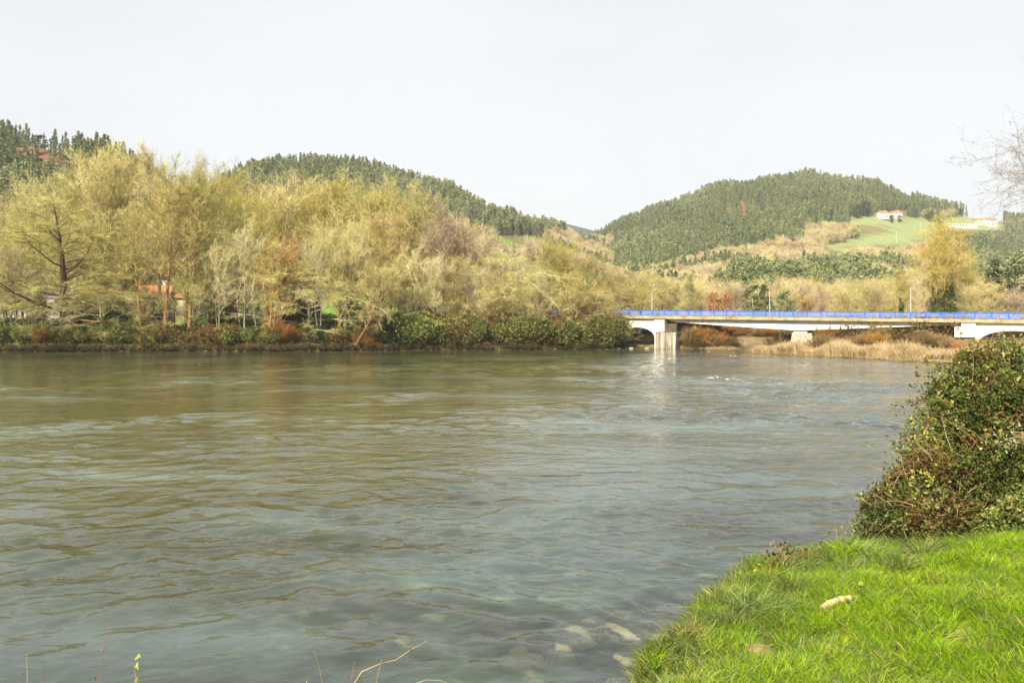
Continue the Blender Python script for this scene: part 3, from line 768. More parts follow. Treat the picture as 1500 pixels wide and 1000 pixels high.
for a in [
    ('alder', -38, 141, 292, 'olive budding tree cut by the left edge of the picture', 'alder_tree'),
    ('tan2', 18, 160, 284, 'pale twiggy tree behind the white building, far left', 'bare_tree'),
    ('layered', 95, 131, 262, 'dark-trunked tree with flat tiers of branches before the white building', 'tiered_tree', 1.25),
    ('drooping', 150, 131, 402, 'low pale tree with drooping branches hanging right of the dark-trunked tiered tree', 'drooping_tree', 1.3),
    ('tan2', 70, 156, 268, 'pale whitish bare crown rising behind the dark-trunked tiered tree', 'bare_tree'),
    ('alder', 128, 152, 262, 'olive twiggy tree right behind the tiered tree', 'alder_tree'),
    ('tan', 160, 147, 206, 'tallest tan bare tree with several stems at the left', 'bare_tree'),
    ('tan', 196, 152, 212, 'tall tan bare tree just left of the pale slender pair', 'bare_tree'),
    ('slim', 238, 139, 196, 'tallest slender pale-trunked tree with thin crown, left part of the bank', 'slender_tree', 1.3),
    ('alder', 272, 134, 236, 'straight thick-trunked olive tree beside the slender pale tree', 'alder_tree', .8),
    ('yellow', 304, 150, 246, 'bright yellow budding tree, left one of two', 'budding_tree'),
    ('yellow', 338, 143, 276, 'bright yellow budding tree, right one of two', 'budding_tree'),
    ('slim', 357, 133, 300, 'short slender pale trunk standing alone before the yellow trees', 'slender_tree', 1.0),
    ('orange', 398, 131.5, 330, 'orange-brown cluster of upright stems at the water edge', 'multi_stem_tree', 1.0),
    ('tan', 412, 158, 264, 'tan bare tree behind the orange-brown stems', 'bare_tree'),
    ('tan2', 452, 151, 258, 'broad pale bare crown at the middle of the wooded bank', 'bare_tree', 1.15),
    ('orange', 438, 140, 380, 'smaller orange twiggy tree right of the orange-brown stems', 'multi_stem_tree', 1.2),
    ('tan2', 503, 133, 320, 'pale twin-stemmed tree left of the leaning orange trunk', 'bare_tree', .75),
    ('yellow', 508, 152, 258, 'yellow-green hazy crown above the leaning orange trunk', 'budding_tree', 1.0),
    ('alder', 548, 148, 268, 'olive-yellow tree behind the leaning orange trunk', 'alder_tree'),
    ('slim', 590, 150, 246, 'slender bare tree poking above the crowns right of the leaning trunk', 'slender_tree', 1.6),
    ('tan', 572, 143, 300, 'tan twiggy tree right of the leaning orange trunk', 'bare_tree', 1.2),
    ('alder', 622, 151, 292, 'olive crown over the bramble bank, left of the pale forked tree', 'alder_tree', 1.1),
    ('tan2', 600, 136, 385, 'low spreading pale tree beside the dark laurel at the water', 'bare_tree', 1.7),
    ('pink', 645, 146, 312, 'pinkish bare tree with pale trunk above the bramble bank', 'bare_tree'),
    ('tan', 680, 153, 318, 'tan bare tree between the pinkish ones above the brambles', 'bare_tree', 1.2),
    ('pink', 712, 148, 334, 'pinkish-tan bare tree left of the pale forked tree', 'bare_tree', 1.1),
    ('drooping', 742, 142, 358, 'pale forked tree with wide arms above the bramble bank', 'forked_tree', 1.0),
    ('pink', 772, 158, 346, 'pinkish-tan bare crown right behind the pale forked tree', 'bare_tree', 1.1),
    ('alder', 800, 150, 352, 'olive tree right of the pale forked tree', 'alder_tree', 1.1),
    ('tan2', 770, 140, 420, 'low pale twiggy tree above the brambles, right of the forked tree', 'bare_tree', 1.6),
    ('ivy', 832, 152, 352, 'ivy-clad olive tree left of the bridge end', 'ivy_tree', 1.2),
    ('alder', 866, 158, 374, 'broad olive tree above the left end of the blue railing', 'alder_tree', 1.5),
    ('orange', 872, 147, 412, 'orange twiggy bush-like tree at the left end of the blue railing', 'multi_stem_tree', 1.5),
    ('tan2', 905, 168, 392, 'pale tan tree behind the left arch of the bridge', 'bare_tree', 1.5),
]:
    kind, px, Y, top, label, name = a[:6]
    tree_at(kind, px, Y, top, label, name, wide=a[6] if len(a) > 6 else 1.)
e = tree_at('leaning', 515, 130.5, 375, 'tree with orange trunk leaning far to the right over the water', 'leaning_tree', rz=R(-12))

for px, Y, top, kd in [(-90, 138, 285, 'tan'), (-135, 140, 270, 'alder'), (-180, 138, 280, 'tan2'), (-225, 141, 275, 'alder')]:
    tree_at(kd, px, Y, top, 'bank tree beyond the left edge of the picture', 'bare_tree', group='bank trees beyond the left edge')
for i, (px, top, kd) in enumerate([(12, 330, 'pole2'), (206, 300, 'pole'), (241, 260, 'pole'), (277, 250, 'pole'), (322, 330, 'pole2'), (358, 300, 'pole2'), (395, 345, 'pole'), (470, 330, 'pole2'), (497, 350, 'pole'), (509, 330, 'pole2'),
                                   (632, 350, 'pole2'), (662, 370, 'pole'), (700, 372, 'pole2'), (735, 390, 'pole'), (790, 392, 'pole2'), (838, 395, 'pole')]):
    y0 = np.interp(px, [0, 400, 620, 900], [127.3, 128, 133, 139]) + rnd.uniform(2.2, 4.5)
    tree_at(kd, px, y0, top, ('straight orange-brown trunk' if kd == 'pole' else 'pale forked trunk') + ' fronting the far bank', 'bank_tree', group='bare trunks at the front of the far bank')
# low trees leaning out along the water's edge
LOWK = ['alder', 'tan2', 'drooping', 'yellow', 'tan', 'alder', 'slim', 'drooping']
for i, px in enumerate([-14, 22, 56] + list(range(130, 640, 82)) + list(range(640, 900, 40))):
    kd = LOWK[i % 8]
    X = (px - 750) / FPX * 134
    y0 = 127.5 if px < 400 else np.interp(px, [400, 620, 900], [128, 133, 139])
    Y = y0 + rnd.uniform(3.5, 7)
    top = rnd.uniform(372, 425) if px < 640 else rnd.uniform(408, 438)
    if kd == 'slim': top -= 40
    tree_at(kd, px + rnd.uniform(-8, 8), Y, top, {'alder': 'low olive twiggy tree', 'tan2': 'low pale bare tree', 'drooping': 'low spreading pale tree', 'yellow': 'low yellow-green budding tree', 'tan': 'low tan many-stemmed tree', 'slim': 'thin pale trunk'}[kd] + ' at the far water edge', 'bank_tree', group='low trees at the far water edge', wide=rnd.uniform(1.2, 1.6) if kd != 'slim' else 1.)

# fill behind the first rows
k = 0
for px in range(-250, 960, 38):
    ref = np.interp(px, [0, 100, 170, 240, 320, 460, 560, 650, 720, 800, 900, 960], [285, 265, 222, 222, 262, 262, 268, 300, 335, 356, 392, 400])
    Y = rnd.uniform(162, 196)
    kind = rnd.choice(['tan', 'tan2', 'alder', 'yellow', 'alder'] if px < 600 else ['tan', 'yellow', 'alder', 'tan2'])
    tree_at(kind, px + rnd.uniform(-12, 12), Y, ref + rnd.uniform(12, 45), 'bare crown filling the back row behind the bank trees', 'bare_tree', group='back row of bank trees', wide=rnd.uniform(1., 1.3))

# understorey along the far bank
def shrub_at(kind, px, Y, H, label, name, group, wide=1., cat='shrub', sink=.15):
    X = (px - 750) / FPX * Y
    return place(name, S[kind], X, Y, H, rnd.uniform(0, 6.28), label, cat, group, parts=SP, wide=wide, sink=sink)

def shore_y(px):
    ys_ = np.linspace(110, 150, 400); xs_ = (px - 750) / FPX * ys_
    ins = inside(xs_, ys_, FAR_POLY)
    return float(ys_[np.argmax(ins)])

for px in range(-220, 912, 15):
    y0 = shore_y(px)
    shrub_at('dead', px + rnd.uniform(-6, 6), y0 + .5, rnd.uniform(.7, 1.3), 'low brown dead growth along the far waterline', 'dead_growth', 'dead growth along the far waterline', 1.2)
for px in range(-210, 620, 24):
    y0 = shore_y(px)
    kd = rnd.choice(['bramble', 'bramble2', 'brown', 'dark'])
    shrub_at(kd, px + rnd.uniform(-8, 8), y0 + rnd.uniform(1.6, 3.4), rnd.uniform(2.0, 3.2), {'bramble': 'green bramble mound under the far bank trees', 'bramble2': 'low green bramble under the far bank trees', 'brown': 'brown-green bramble under the far bank trees', 'dark': 'dark evergreen bush under the far bank trees'}[kd], 'bank_shrub', 'shrubs under the far bank trees', 1.1)
for px in list(range(-20, 620, 38)):
    y0 = shore_y(px)
    shrub_at('dark', px + rnd.uniform(-14, 14), y0 + rnd.uniform(5, 9), (rnd.uniform(3.6, 6.2) if px > 120 and not 210 < px < 250 and not 270 < px < 310 else 2.6), 'tall dark evergreen bush in the shade behind the bank', 'evergreen_bush', 'dark evergreen bushes behind the bank', 1.0)
for i, px in enumerate(range(612, 890, 17)):
    y0 = shore_y(px)
    kd = ['bramble', 'bramble2', 'bramble', 'brown'][i % 4] if px < 850 else ['brown', 'bramble', 'willow_brown'][i % 3]
    shrub_at(kd, px + rnd.uniform(-5, 5), y0 + rnd.uniform(1.4, 2.4), rnd.uniform(3.0, 4.3), 'thick bramble mound left of the bridge' if kd.startswith('bramble') else 'brownish scrub on the bank left of the bridge', 'bramble_mound', 'bramble bank left of the bridge', .95)
    shrub_at('willow_brown' if i % 3 else 'brown', px + rnd.uniform(-5, 5), y0 + rnd.uniform(4.5, 7.5), rnd.uniform(3.6, 5.2), 'tan twiggy scrub above the bramble bank', 'scrub', 'scrub above the bramble bank', 1.2)
for px in (836, 846, 856, 866, 874, 862):
    shrub_at('willow_brown', px, 141.5 + (px % 3), rnd.uniform(4.0, 5.2), 'tan twiggy bush hiding the left end of the railing', 'scrub', 'twiggy bushes hiding the left end of the railing', .9)
tree_at('alder', 34, 140, 322, 'olive tree half hiding the white building with blue panel', 'alder_tree', wide=1.0)
for px in (-25, -5, 15, 36, 58):
    shrub_at('dark', px, 133 + px % 3, 3.4, 'dark evergreen bush screening the white building', 'evergreen_bush', 'dark bushes before the white building', 1.2)
shrub_at('dark', 575, 134.5, 4.6, 'dark laurel overhanging the water right of the leaning trunk', 'laurel', None, 1.3)
shrub_at('dark', 600, 136.5, 5.0, 'dark laurel mass left of the bramble bank', 'laurel', None, 1.3)
shrub_at('willow', 412, 130, 3.4, 'orange twiggy thicket at the water below the orange-brown stems', 'thicket', None, 1.3)
shrub_at('willow', 62, 129, 2.6, 'rusty twiggy bush at the water left of the dark-trunked tiered tree', 'thicket', None, 1.1)
shrub_at('willow', 535, 131.5, 2.0, 'tangle of fallen orange branches right under the leaning trunk', 'fallen_branches', None, 1.6)

# ------------------------------------------------------------------ woods on the hills (masses) and the trees at their foot (single)
def scatter(name, protos, pos, pid, rot, scl, label, cat):
    """one mass of plants: points carrying instances of a few plant meshes"""
    coll = bpy.data.collections.new(name + '_plants')
    for i, pm in enumerate(protos):
        coll.objects.link(bpy.data.objects.new('%s_plant.%03d' % (name, i), pm))
    me = bpy.data.meshes.new(name)
    n = len(pos)
    me.vertices.add(n); me.vertices.foreach_set('co', np.asarray(pos, np.float32).ravel())
    a = me.attributes.new('pid', 'INT', 'POINT'); a.data.foreach_set('value', np.asarray(pid, np.int32))
    a = me.attributes.new('rot', 'FLOAT_VECTOR', 'POINT'); a.data.foreach_set('vector', np.asarray(rot, np.float32).ravel())
    a = me.attributes.new('scl', 'FLOAT_VECTOR', 'POINT'); a.data.foreach_set('vector', np.asarray(scl, np.float32).ravel())
    o = link(name, me, label=label, cat=cat, kind='stuff')
    ng = bpy.data.node_groups.new(name, 'GeometryNodeTree')
    ng.interface.new_socket('Geometry', in_out='INPUT', socket_type='NodeSocketGeometry')
    ng.interface.new_socket('Geometry', in_out='OUTPUT', socket_type='NodeSocketGeometry')
    N, L = ng.nodes, ng.links
    gi = N.new('NodeGroupInput'); go = N.new('NodeGroupOutput')
    ip = N.new('GeometryNodeInstanceOnPoints'); ci = N.new('GeometryNodeCollectionInfo')
    ci.inputs['Collection'].default_value = coll
    ci.inputs['Separate Children'].default_value = True; ci.inputs['Reset Children'].default_value = True
    def na(nm, dt):
        x = N.new('GeometryNodeInputNamedAttribute'); x.data_type = dt; x.inputs['Name'].default_value = nm
        return x.outputs['Attribute']
    L.new(gi.outputs[0], ip.inputs['Points']); L.new(ci.outputs[0], ip.inputs['Instance'])
    ip.inputs['Pick Instance'].default_value = True
    L.new(na('pid', 'INT'), ip.inputs['Instance Index'])
    er = N.new('FunctionNodeEulerToRotation'); L.new(na('rot', 'FLOAT_VECTOR'), er.inputs[0]); L.new(er.outputs[0], ip.inputs['Rotation'])
    L.new(na('scl', 'FLOAT_VECTOR'), ip.inputs['Scale'])
    L.new(ip.outputs[0], go.inputs[0])
    md = o.modifiers.new('scatter', 'NODES'); md.node_group = ng
    return o

rng = np.random.default_rng(77)
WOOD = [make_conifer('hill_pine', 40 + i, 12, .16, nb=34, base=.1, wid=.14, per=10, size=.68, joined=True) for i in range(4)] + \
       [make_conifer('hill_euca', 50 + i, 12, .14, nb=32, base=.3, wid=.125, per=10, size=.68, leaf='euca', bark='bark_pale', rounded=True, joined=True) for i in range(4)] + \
       [make_tree('hill_bare', 60 + i, 11, .2, stems=2, n1=12, len1=.34, ang1=(.4, 1.0), up1=.1, n2=4, n3=1, ntwig=520, twigL=(.8, 1.9), tw=.10, sub=3, twig=tw_, bark='bark_pale', joined=True)
        for i, tw_ in enumerate(['twig_pink', 'twig_pink', 'twig_pale', 'twig_olive'])] + \
       [make_conifer('hill_oak', 70, 9, .2, nb=30, base=.1, wid=.34, per=9, size=1.2, leaf='dark_leaf', rounded=True, joined=True)]
NT = 72000
Yr = np.sqrt(rng.uniform(236 ** 2, 960 ** 2, NT)); pxr = rng.uniform(-270, 1770, NT); Xr = (pxr - 750) / FPX * Yr
Zr = terrain(Xr, Yr); pxr, pyr = to_px(Xr, Yr, Zr)
band = np.interp(pxr, [860, 950, 1000, 1060, 1100, 1150, 1220, 1300, 1400, 1500], [398, 402, 390, 380, 378, 366, 360, 364, 366, 384])
nz = fbm(Xr * .02, Yr * .02, 31); nz2 = fbm(Xr * .006, Yr * .006, 37)
BLOB = [(1160, 352), (1190, 338), (1235, 336), (1252, 350), (1245, 366), (1190, 368)]
PINKT = [(1335, 307), (1360, 303), (1395, 313), (1430, 321), (1400, 324), (1350, 320)]
bare = (pyr > band) & (nz < .56)
bare |= (nz2 > .60) & (nz > .45) & (rng.uniform(size=NT) < .45)
bare |= inside(pxr, pyr, BLOB) | (inside(pxr, pyr, PINKT) & (nz2 < .6))
bare &= ~((pxr > 1425) & (pyr > 365) & (pyr < 440))
bare |= (pxr < 900) & (pyr > 355) & (nz < .5)
h = np.where(bare, rng.uniform(7, 11, NT), rng.uniform(9.5, 14.5, NT))
h = h * (.55 + .85 * nz2) * (.8 + .5 * vnoise(Xr * .045, Yr * .045, 71))
track = np.abs(fbm(Xr * .0065, Yr * .011, 91) - .47) < .0045
KEEP = MEADOWS + [[(1282, 310), (1330, 310), (1330, 322), (1282, 322)], [(1380, 322), (1470, 318), (1470, 335), (1380, 335)]]
rdg = (pxr > 1335) & (Yr > 760) & (pyr < 318)
h = np.where(rdg, rng.uniform(12, 17, NT), h); bare = bare & ~rdg
ok = (Zr > 2) & ~track
ridge_ok = (pxr < 1000) | (Yr < 945)
ok &= ridge_ok
ph = h / Yr * FPX
for poly in KEEP:
    for f in (0, .35, .7, 1.0):
        ok &= ~(inside(pxr, pyr - ph * f, poly) & ~(rdg & (pyr < 318)))
for poly in RUST:
    for f in (0, .55): ok &= ~(inside(pxr, pyr - ph * f, poly) & (rng.uniform(size=NT) < .72))
ok &= ~((pxr < 800) & (pyr > 345) & (vnoise(Xr * .02, Yr * .02, 41) > .55))
ok &= ~(bare & (rng.uniform(size=NT) < .25))
pid = np.where(bare, 8 + rng.integers(0, 3, NT), np.where(nz2 + rng.normal(size=NT) * .08 > .47, 4 + rng.integers(0, 4, NT), rng.integers(0, 4, NT)))
pid = np.where(bare & (rng.uniform(size=NT) < .15), 11, pid)
pid = np.where(~bare & (rng.uniform(size=NT) < .03), 12, pid)
near = ok & (Yr < 345) & (pxr > 905) & (pxr < 1510)
single = np.where(near)[0]
con = [i for i in single if not bare[i]]; bar_ = [i for i in single if bare[i]]
con = sorted(con, key=lambda i: Yr[i])[:170]; bar_ = sorted(bar_, key=lambda i: Yr[i])[:170]
for i in con:
    e_ = pid[i] >= 4
    place('eucalyptus_tree' if e_ else 'pine_tree', T['euca' if e_ else 'pine'], Xr[i], Yr[i], h[i] * 1.05, rng.uniform(0, 6.28),
          'grey-green slender eucalyptus at the foot of the right hill' if e_ else 'dark green pine at the foot of the right hill', 'tree', 'evergreens at the foot of the right hill', z=Zr[i])
for i in bar_:
    kd = ['pink', 'tan2', 'birch', 'alder'][int(pid[i]) - 8]
    place('bare_tree', T[kd], Xr[i], Yr[i], h[i] * 1.1, rng.uniform(0, 6.28), {'pink': 'pinkish bare tree', 'tan2': 'tan bare tree', 'birch': 'pale narrow bare tree', 'alder': 'olive bare tree'}[kd] + ' in the wood at the foot of the right hill', 'tree', 'bare trees at the foot of the right hill', z=Zr[i], wide=1.15)
ok[con] = False; ok[bar_] = False
s_ = h / 12.0
s_ = np.where(pid >= 8, h / 11.0, s_); s_ = np.where(pid == 12, .9, s_)
wid = rng.uniform(.85, 1.25, NT)
k = np.where(ok)[0]
scatter('hill_forest', WOOD, np.stack([Xr, Yr, Zr - .3], -1)[k], pid[k], np.stack([0 * h, 0 * h, rng.uniform(0, 6.28, NT)], -1)[k], np.stack([s_ * wid, s_ * wid, s_], -1)[k],
        'mixed dark pines, eucalyptus and bare woodland covering the hills', 'forest')

# ------------------------------------------------------------------ trees and scrub behind the bridge
for a in [
    ('alder', 938, 182, 398, 'olive tree directly behind the left bridge arch', 'alder_tree', 1.3),
    ('orange', 915, 172, 418, 'orange twiggy tree beside the left lamp post', 'multi_stem_tree', 1.5),
    ('tan', 968, 205, 402, 'tan bare tree right of the left lamp post', 'bare_tree', 1.3),
    ('birch', 1008, 198, 388, 'pale cone-shaped bare tree left of the rust-coloured tree', 'cone_tree', 1.25),
    ('birch', 990, 208, 402, 'smaller pale cone-shaped tree beside the larger one', 'cone_tree', 1.2),
    ('tan2', 1028, 206, 415, 'pale twiggy tree touching the rust-coloured tree', 'bare_tree', 1.2),
    ('rust', 1048, 195, 411, 'rust-coloured leafy tree behind the bridge', 'rust_tree', .62),
    ('pink', 1078, 215, 415, 'pinkish bare tree right of the rust-coloured tree', 'bare_tree', 1.3),
    ('euca', 1102, 190, 414, 'green tree left of the middle lamp post', 'evergreen_tree', 1.6),
    ('pine', 1122, 205, 412, 'dark conifer directly behind the middle lamp post', 'pine_tree', 1.4),
    ('euca', 1152, 192, 424, 'grey-green tree right of the middle lamp post', 'evergreen_tree', 1.7),
    ('orange', 1182, 200, 428, 'brown twiggy tree above the middle pier', 'multi_stem_tree', 1.5),
    ('pink', 1200, 212, 420, 'pinkish bare tree above and right of the middle pier', 'bare_tree', 1.3),
    ('tan2', 1240, 196, 420, 'pale rounded tree behind the middle of the railing', 'bare_tree', 1.5),
    ('alder', 1262, 205, 410, 'olive rounded tree behind the railing, left of the right lamp post', 'alder_tree', 1.3),
    ('tan2', 1288, 188, 412, 'pale rounded crown just left of the right lamp post', 'bare_tree', 1.4),
    ('ivy', 1320, 196, 396, 'ivy-clad tree directly left of the right lamp post', 'ivy_tree', 1.1),
    ('slim', 1353, 186, 372, 'pale slender trunk right of the right lamp post', 'slender_tree', 1.2),
    ('ivy', 1367, 190, 360, 'dark ivy-wrapped trunk right of the right lamp post', 'ivy_tree', .9),
    ('ivy', 1388, 188, 318, 'tallest yellow-crowned tree with ivy-wrapped trunk behind the right pier', 'ivy_tree', 1.15),
    ('ivy', 1402, 192, 338, 'yellow-crowned ivy tree right of the tallest one', 'ivy_tree', 1.1),
    ('yellow', 1375, 200, 352, 'yellow crown tangled with the tallest ivy tree', 'budding_tree', 1.0),
    ('alder', 1425, 200, 392, 'olive tree right of the ivy-wrapped trees', 'alder_tree', 1.2),
    ('tan2', 1446, 186, 414, 'pale twiggy tree above the right arch', 'bare_tree', 1.4),
    ('pine', 1462, 225, 372, 'dark conifer above the right arch', 'pine_tree', 1.6),
    ('euca', 1490, 220, 362, 'grey-green tall tree at the right edge above the railing', 'evergreen_tree', 1.6),
    ('pink', 1480, 184, 424, 'pinkish twiggy tree above the right arch near the edge', 'bare_tree', 1.5),
]:
    tree_at(*a[:6], group='trees behind the bridge', wide=a[6])
for px in range(925, 1510, 17):
    tree_at(rnd.choice(['pink', 'tan2', 'tan', 'alder', 'birch', 'pink']), px + rnd.uniform(-6, 6), rnd.uniform(214, 236), rnd.uniform(408, 424), 'bare tree in the mixed row behind the railing', 'bare_tree', group='mixed row behind the railing', wide=rnd.uniform(1.2, 1.6))
for px in range(930, 1510, 15):
    kd = rnd.choice(['brown', 'willow_brown', 'bramble2', 'willow_brown', 'willow'])
    shrub_at(kd, px + rnd.uniform(-6, 6), rnd.uniform(178, 192) if px > 985 else rnd.uniform(160, 175), rnd.uniform(2.2, 4.0), 'scrub on the far shore seen under the bridge', 'scrub', 'scrub on the far shore behind the bridge', 1.2)
for px in range(1062, 1165, 7):
    shrub_at(rnd.choice(['willow_brown', 'brown', 'willow']), px + rnd.uniform(-3, 3), rnd.uniform(172.5, 176), rnd.uniform(1.2, 2.4), 'low brown scrub at the water seen under the bridge', 'scrub', 'low scrub at the far water edge under the bridge', 1.5)
for px, Y, H, kd in [(935, 156, 3.2, 'bramble'), (925, 160, 3.6, 'bramble2'), (945, 158, 3.2, 'brown'), (955, 162, 3.4, 'bramble')]:
    shrub_at(kd, px, Y, H, 'green scrub seen through the left bridge arch', 'scrub', 'scrub behind the left arch', 1.2)
for px, Y, H, kd in [(1070, 140, 1.2, 'willow_brown'), (1010, 141.6, 2.0, 'willow_brown'), (1022, 140.8, 2.0, 'brown'), (1036, 139.9, 1.8, 'willow'), (1048, 139.2, 2.0, 'willow_brown'), (1060, 138.6, 1.8, 'willow'), (1070, 138.6, 1.5, 'brown'), (1012, 144.5, 2.6, 'willow_brown'), (1014, 141.5, 3.0, 'willow_brown'), (1026, 141, 3.0, 'willow'), (1040, 140.5, 2.8, 'willow'), (1052, 140, 2.6, 'willow'), (1062, 140.3, 1.8, 'willow_brown'), (1010, 147, 3.6, 'brown'), (1032, 148, 3.6, 'willow_brown'), (1050, 150, 3.2, 'willow')]:
    shrub_at(kd, px, Y, H, 'rusty willow right of the left pier', 'willow_bush', 'willow thicket right of the left pier', 1.1)
for px in range(1128, 1500, 11):
    Y = rnd.uniform(0, 1)
    y0 = np.interp(px, [1128, 1250, 1400, 1500], [124, 112, 99, 88]) + 3 + Y * 10
    kd = rnd.choice(['willow_brown', 'willow', 'brown', 'willow_brown', 'willow_brown'])
    shrub_at(kd, px + rnd.uniform(-4, 4), y0, rnd.uniform(1.1, 2.0) * (.6 if 1145 < px < 1198 or px > 1395 else 1), 'rusty low willow behind the pale reeds' if kd == 'willow' else 'brown low scrub behind the pale reeds', 'willow_bush', 'scrub behind the pale reeds', 1.25)
shrub_at('willow', 1211, 131, 3.6, 'bright orange willow just right of the middle pier', 'willow_bush', None, 1.0)
shrub_at('willow_brown', 1143, 136, 3.2, 'brown bush just left of the middle pier', 'willow_bush', None, 1.1)
for px, Y, H in [(1290, 128, 3.4), (1320, 130, 3.6), (1350, 128, 3.8), (1375, 126, 3.4), (1255, 130, 3.2), (1440, 136, 2.6), (1465, 134, 2.6), (1490, 134, 2.8)]:
    shrub_at(rnd.choice(['willow_brown', 'brown']), px, Y, H, 'tan scrub under the right half of the bridge', 'scrub', 'scrub under the right half of the bridge', 1.4)

# ------------------------------------------------------------------ reeds on the bar
def make_tuft(name, seed, n, H, spread, w, mat, lean=.35, bend=.35):
    rng = np.random.default_rng(seed); mb = MB()
    az = rng.uniform(0, 6.283, n); r = np.sqrt(rng.uniform(0, 1, n)) * spread
    b = np.stack([np.cos(az) * r, np.sin(az) * r, np.full(n, -.02)], -1)
    az2 = az + rng.normal(size=n) * .9; ln = np.abs(rng.normal(size=n)) * lean
    d = unit(np.stack([np.cos(az2) * ln, np.sin(az2) * ln, np.ones(n)], -1))
    L = H * rng.uniform(.45, 1.1, n)[:, None]
    out = np.stack([np.cos(az2), np.sin(az2), np.zeros(n)], -1)
    s = unit(np.cross(d, np.stack([np.cos(az2 + 1 + rng.normal(size=n) * .7), np.sin(az2 + 1), np.zeros(n)], -1))) * w / 2
    bd = bend * rng.uniform(.3, 1.6, (n, 1))
    m1 = b + d * L * .45; m2 = m1 + unit(d + out * bd) * L * .33; e = m2 + unit(d * .8 + out * bd * 2.2 - np.array([0, 0, .3]) * bd) * L * .28
    V = np.stack([b - s * .8, b + s * .8, m1 + s, m1 - s, m2 + s * .7, m2 - s * .7, e], 1).reshape(-1, 3)
    o = np.arange(n)[:, None] * 7; t = np.clip(rng.normal(.5, .2, n), 0, 1)
    mb.add(V, o + np.array([[0, 1, 2, 3]]), 0, t); mb.add(V, o + np.array([[3, 2, 4, 5]]), 0, t); mb.add(V, o + np.array([[5, 4, 6]]), 0, t)
    return mb.mesh(name, [MATS[mat]])

REED = [make_tuft('reed', 80 + i, 26, 1.25, .3, .035, 'reed', .22, .3) for i in range(3)] + [make_tuft('reed_brown', 84, 20, 1.0, .3, .035, 'willow_brown', .3, .4)]
n = 3600
f = rng.uniform(0, 1, n)
ex = np.interp(f, [0, .3, .62, 1], [47.3, 45.8, 42, 33.6]); ey = np.interp(f, [0, .3, .62, 1], [86, 94, 105, 120.5])
off = np.abs(rng.normal(size=n)) * 1.7 + .15
nx_, ny_ = .92, .39
rx = ex + nx_ * off; ry = ey + ny_ * off * .6
rz_ = terrain(rx, ry); kk = rz_ > .04
sc_ = (rng.uniform(.6, 1.1, n) * (.3 + 1.2 * vnoise(rx * .5, ry * .5, 8)))
scatter('reed_bed', REED, np.stack([rx, ry, rz_], -1)[kk], rng.integers(0, 4, n)[kk], np.stack([0 * rx, 0 * rx, rng.uniform(0, 6.28, n)], -1)[kk], np.repeat(sc_[:, None], 3, 1)[kk],
        'pale dry reeds fringing the bar on the right', 'reeds')

# ------------------------------------------------------------------ bridge
def streak_mat(name, c_clean, c_stain, amount, scale=(1.2, 1.2, .12), rough=.85):
    """concrete with stains running down it"""
    m, nt, nd, lk = new_mat(name)
    tc = nd.new('ShaderNodeTexCoord'); mp = nd.new('ShaderNodeMapping'); mp.inputs['Scale'].default_value = scale
    lk.new(tc.outputs['Object'], mp.inputs['Vector'])
    n1 = nd.new('ShaderNodeTexNoise'); n1.inputs['Scale'].default_value = 1.6; n1.inputs['Detail'].default_value = 6; n1.inputs['Roughness'].default_value = .65
    lk.new(mp.outputs[0], n1.inputs['Vector'])
    n2 = nd.new('ShaderNodeTexNoise'); n2.inputs['Scale'].default_value = 1.1; n2.inputs['Detail'].default_value = 5
    lk.new(tc.outputs['Object'], n2.inputs['Vector'])
    rp = ramp(nd, [(max(0, .62 - amount), c_clean), (min(1, .80 - amount * .6), c_stain)]); lk.new(n1.outputs[0], rp.inputs[0])
    hs = nd.new('ShaderNodeHueSaturation'); lk.new(rp.outputs[0], hs.inputs['Color'])
    mr = nd.new('ShaderNodeMapRange'); mr.inputs[1].default_value = .3; mr.inputs[2].default_value = .7; mr.inputs[3].default_value = .86; mr.inputs[4].default_value = 1.08
    lk.new(n2.outputs[0], mr.inputs[0]); lk.new(mr.outputs[0], hs.inputs['Value'])
    bs = nd.new('ShaderNodeBsdfPrincipled'); bs.inputs['Roughness'].default_value = rough; bs.inputs['Specular IOR Level'].default_value = .2
    lk.new(hs.outputs[0], bs.inputs['Base Color'])
    out = nd.new('ShaderNodeOutputMaterial'); lk.new(bs.outputs[0], out.inputs[0])
    MATS[name] = m; return m
streak_mat('white_concrete', (.72, .70, .66), (.48, .40, .29), .06)
streak_mat('pier_concrete', (.58, .52, .44), (.09, .055, .028), .27, (1.0, 1.0, .10))
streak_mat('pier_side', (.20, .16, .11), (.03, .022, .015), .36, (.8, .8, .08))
streak_mat('edge_concrete', (.42, .34, .20), (.16, .11, .05), .16, (.5, .5, 1.5))
solid_mat('masonry', (.32, .27, .21), (.52, .46, .38), 2.5, .9, .4)
solid_mat('rail_blue', (.02, .10, .44), (.035, .15, .56), 1.5, .45, 0, .4)
solid_mat('rail_light', (.16, .26, .62), (.24, .36, .72), 1.5, .5, 0, .4)
solid_mat('asphalt', (.045, .045, .045), (.07, .07, .07), 4, .9)
solid_mat('galvanised', (.42, .43, .44), (.58, .59, .60), 2, .5, 0, .5, .3)
solid_mat('lamp_dark', (.05, .05, .05), (.09, .09, .09), 2, .5)

def bt(px, s=0.):
    """distance along the bridge of a photo column on the plane s metres behind its face"""
    u = (px - 750) / FPX; ox, oy = BR0 - BN * s
    return (u * oy - ox) / (BD[0] - u * BD[1])
def bY(t, s=0.): return float((BR0 + BD * t - BN * s)[1])
def bz(px, py, s=0.): 
    return CAMZ - (py - HOR) / FPX * bY(bt(px, s), s)
SL = -.01235
def zr(t): return 6.27 + SL * t
BW = 6.0
bridge = link('road_bridge', None, None, (BR0[0], BR0[1], 0), 'white concrete road bridge with blue railing crossing the river', 'bridge', rz=math.atan2(BD[1], BD[0]))

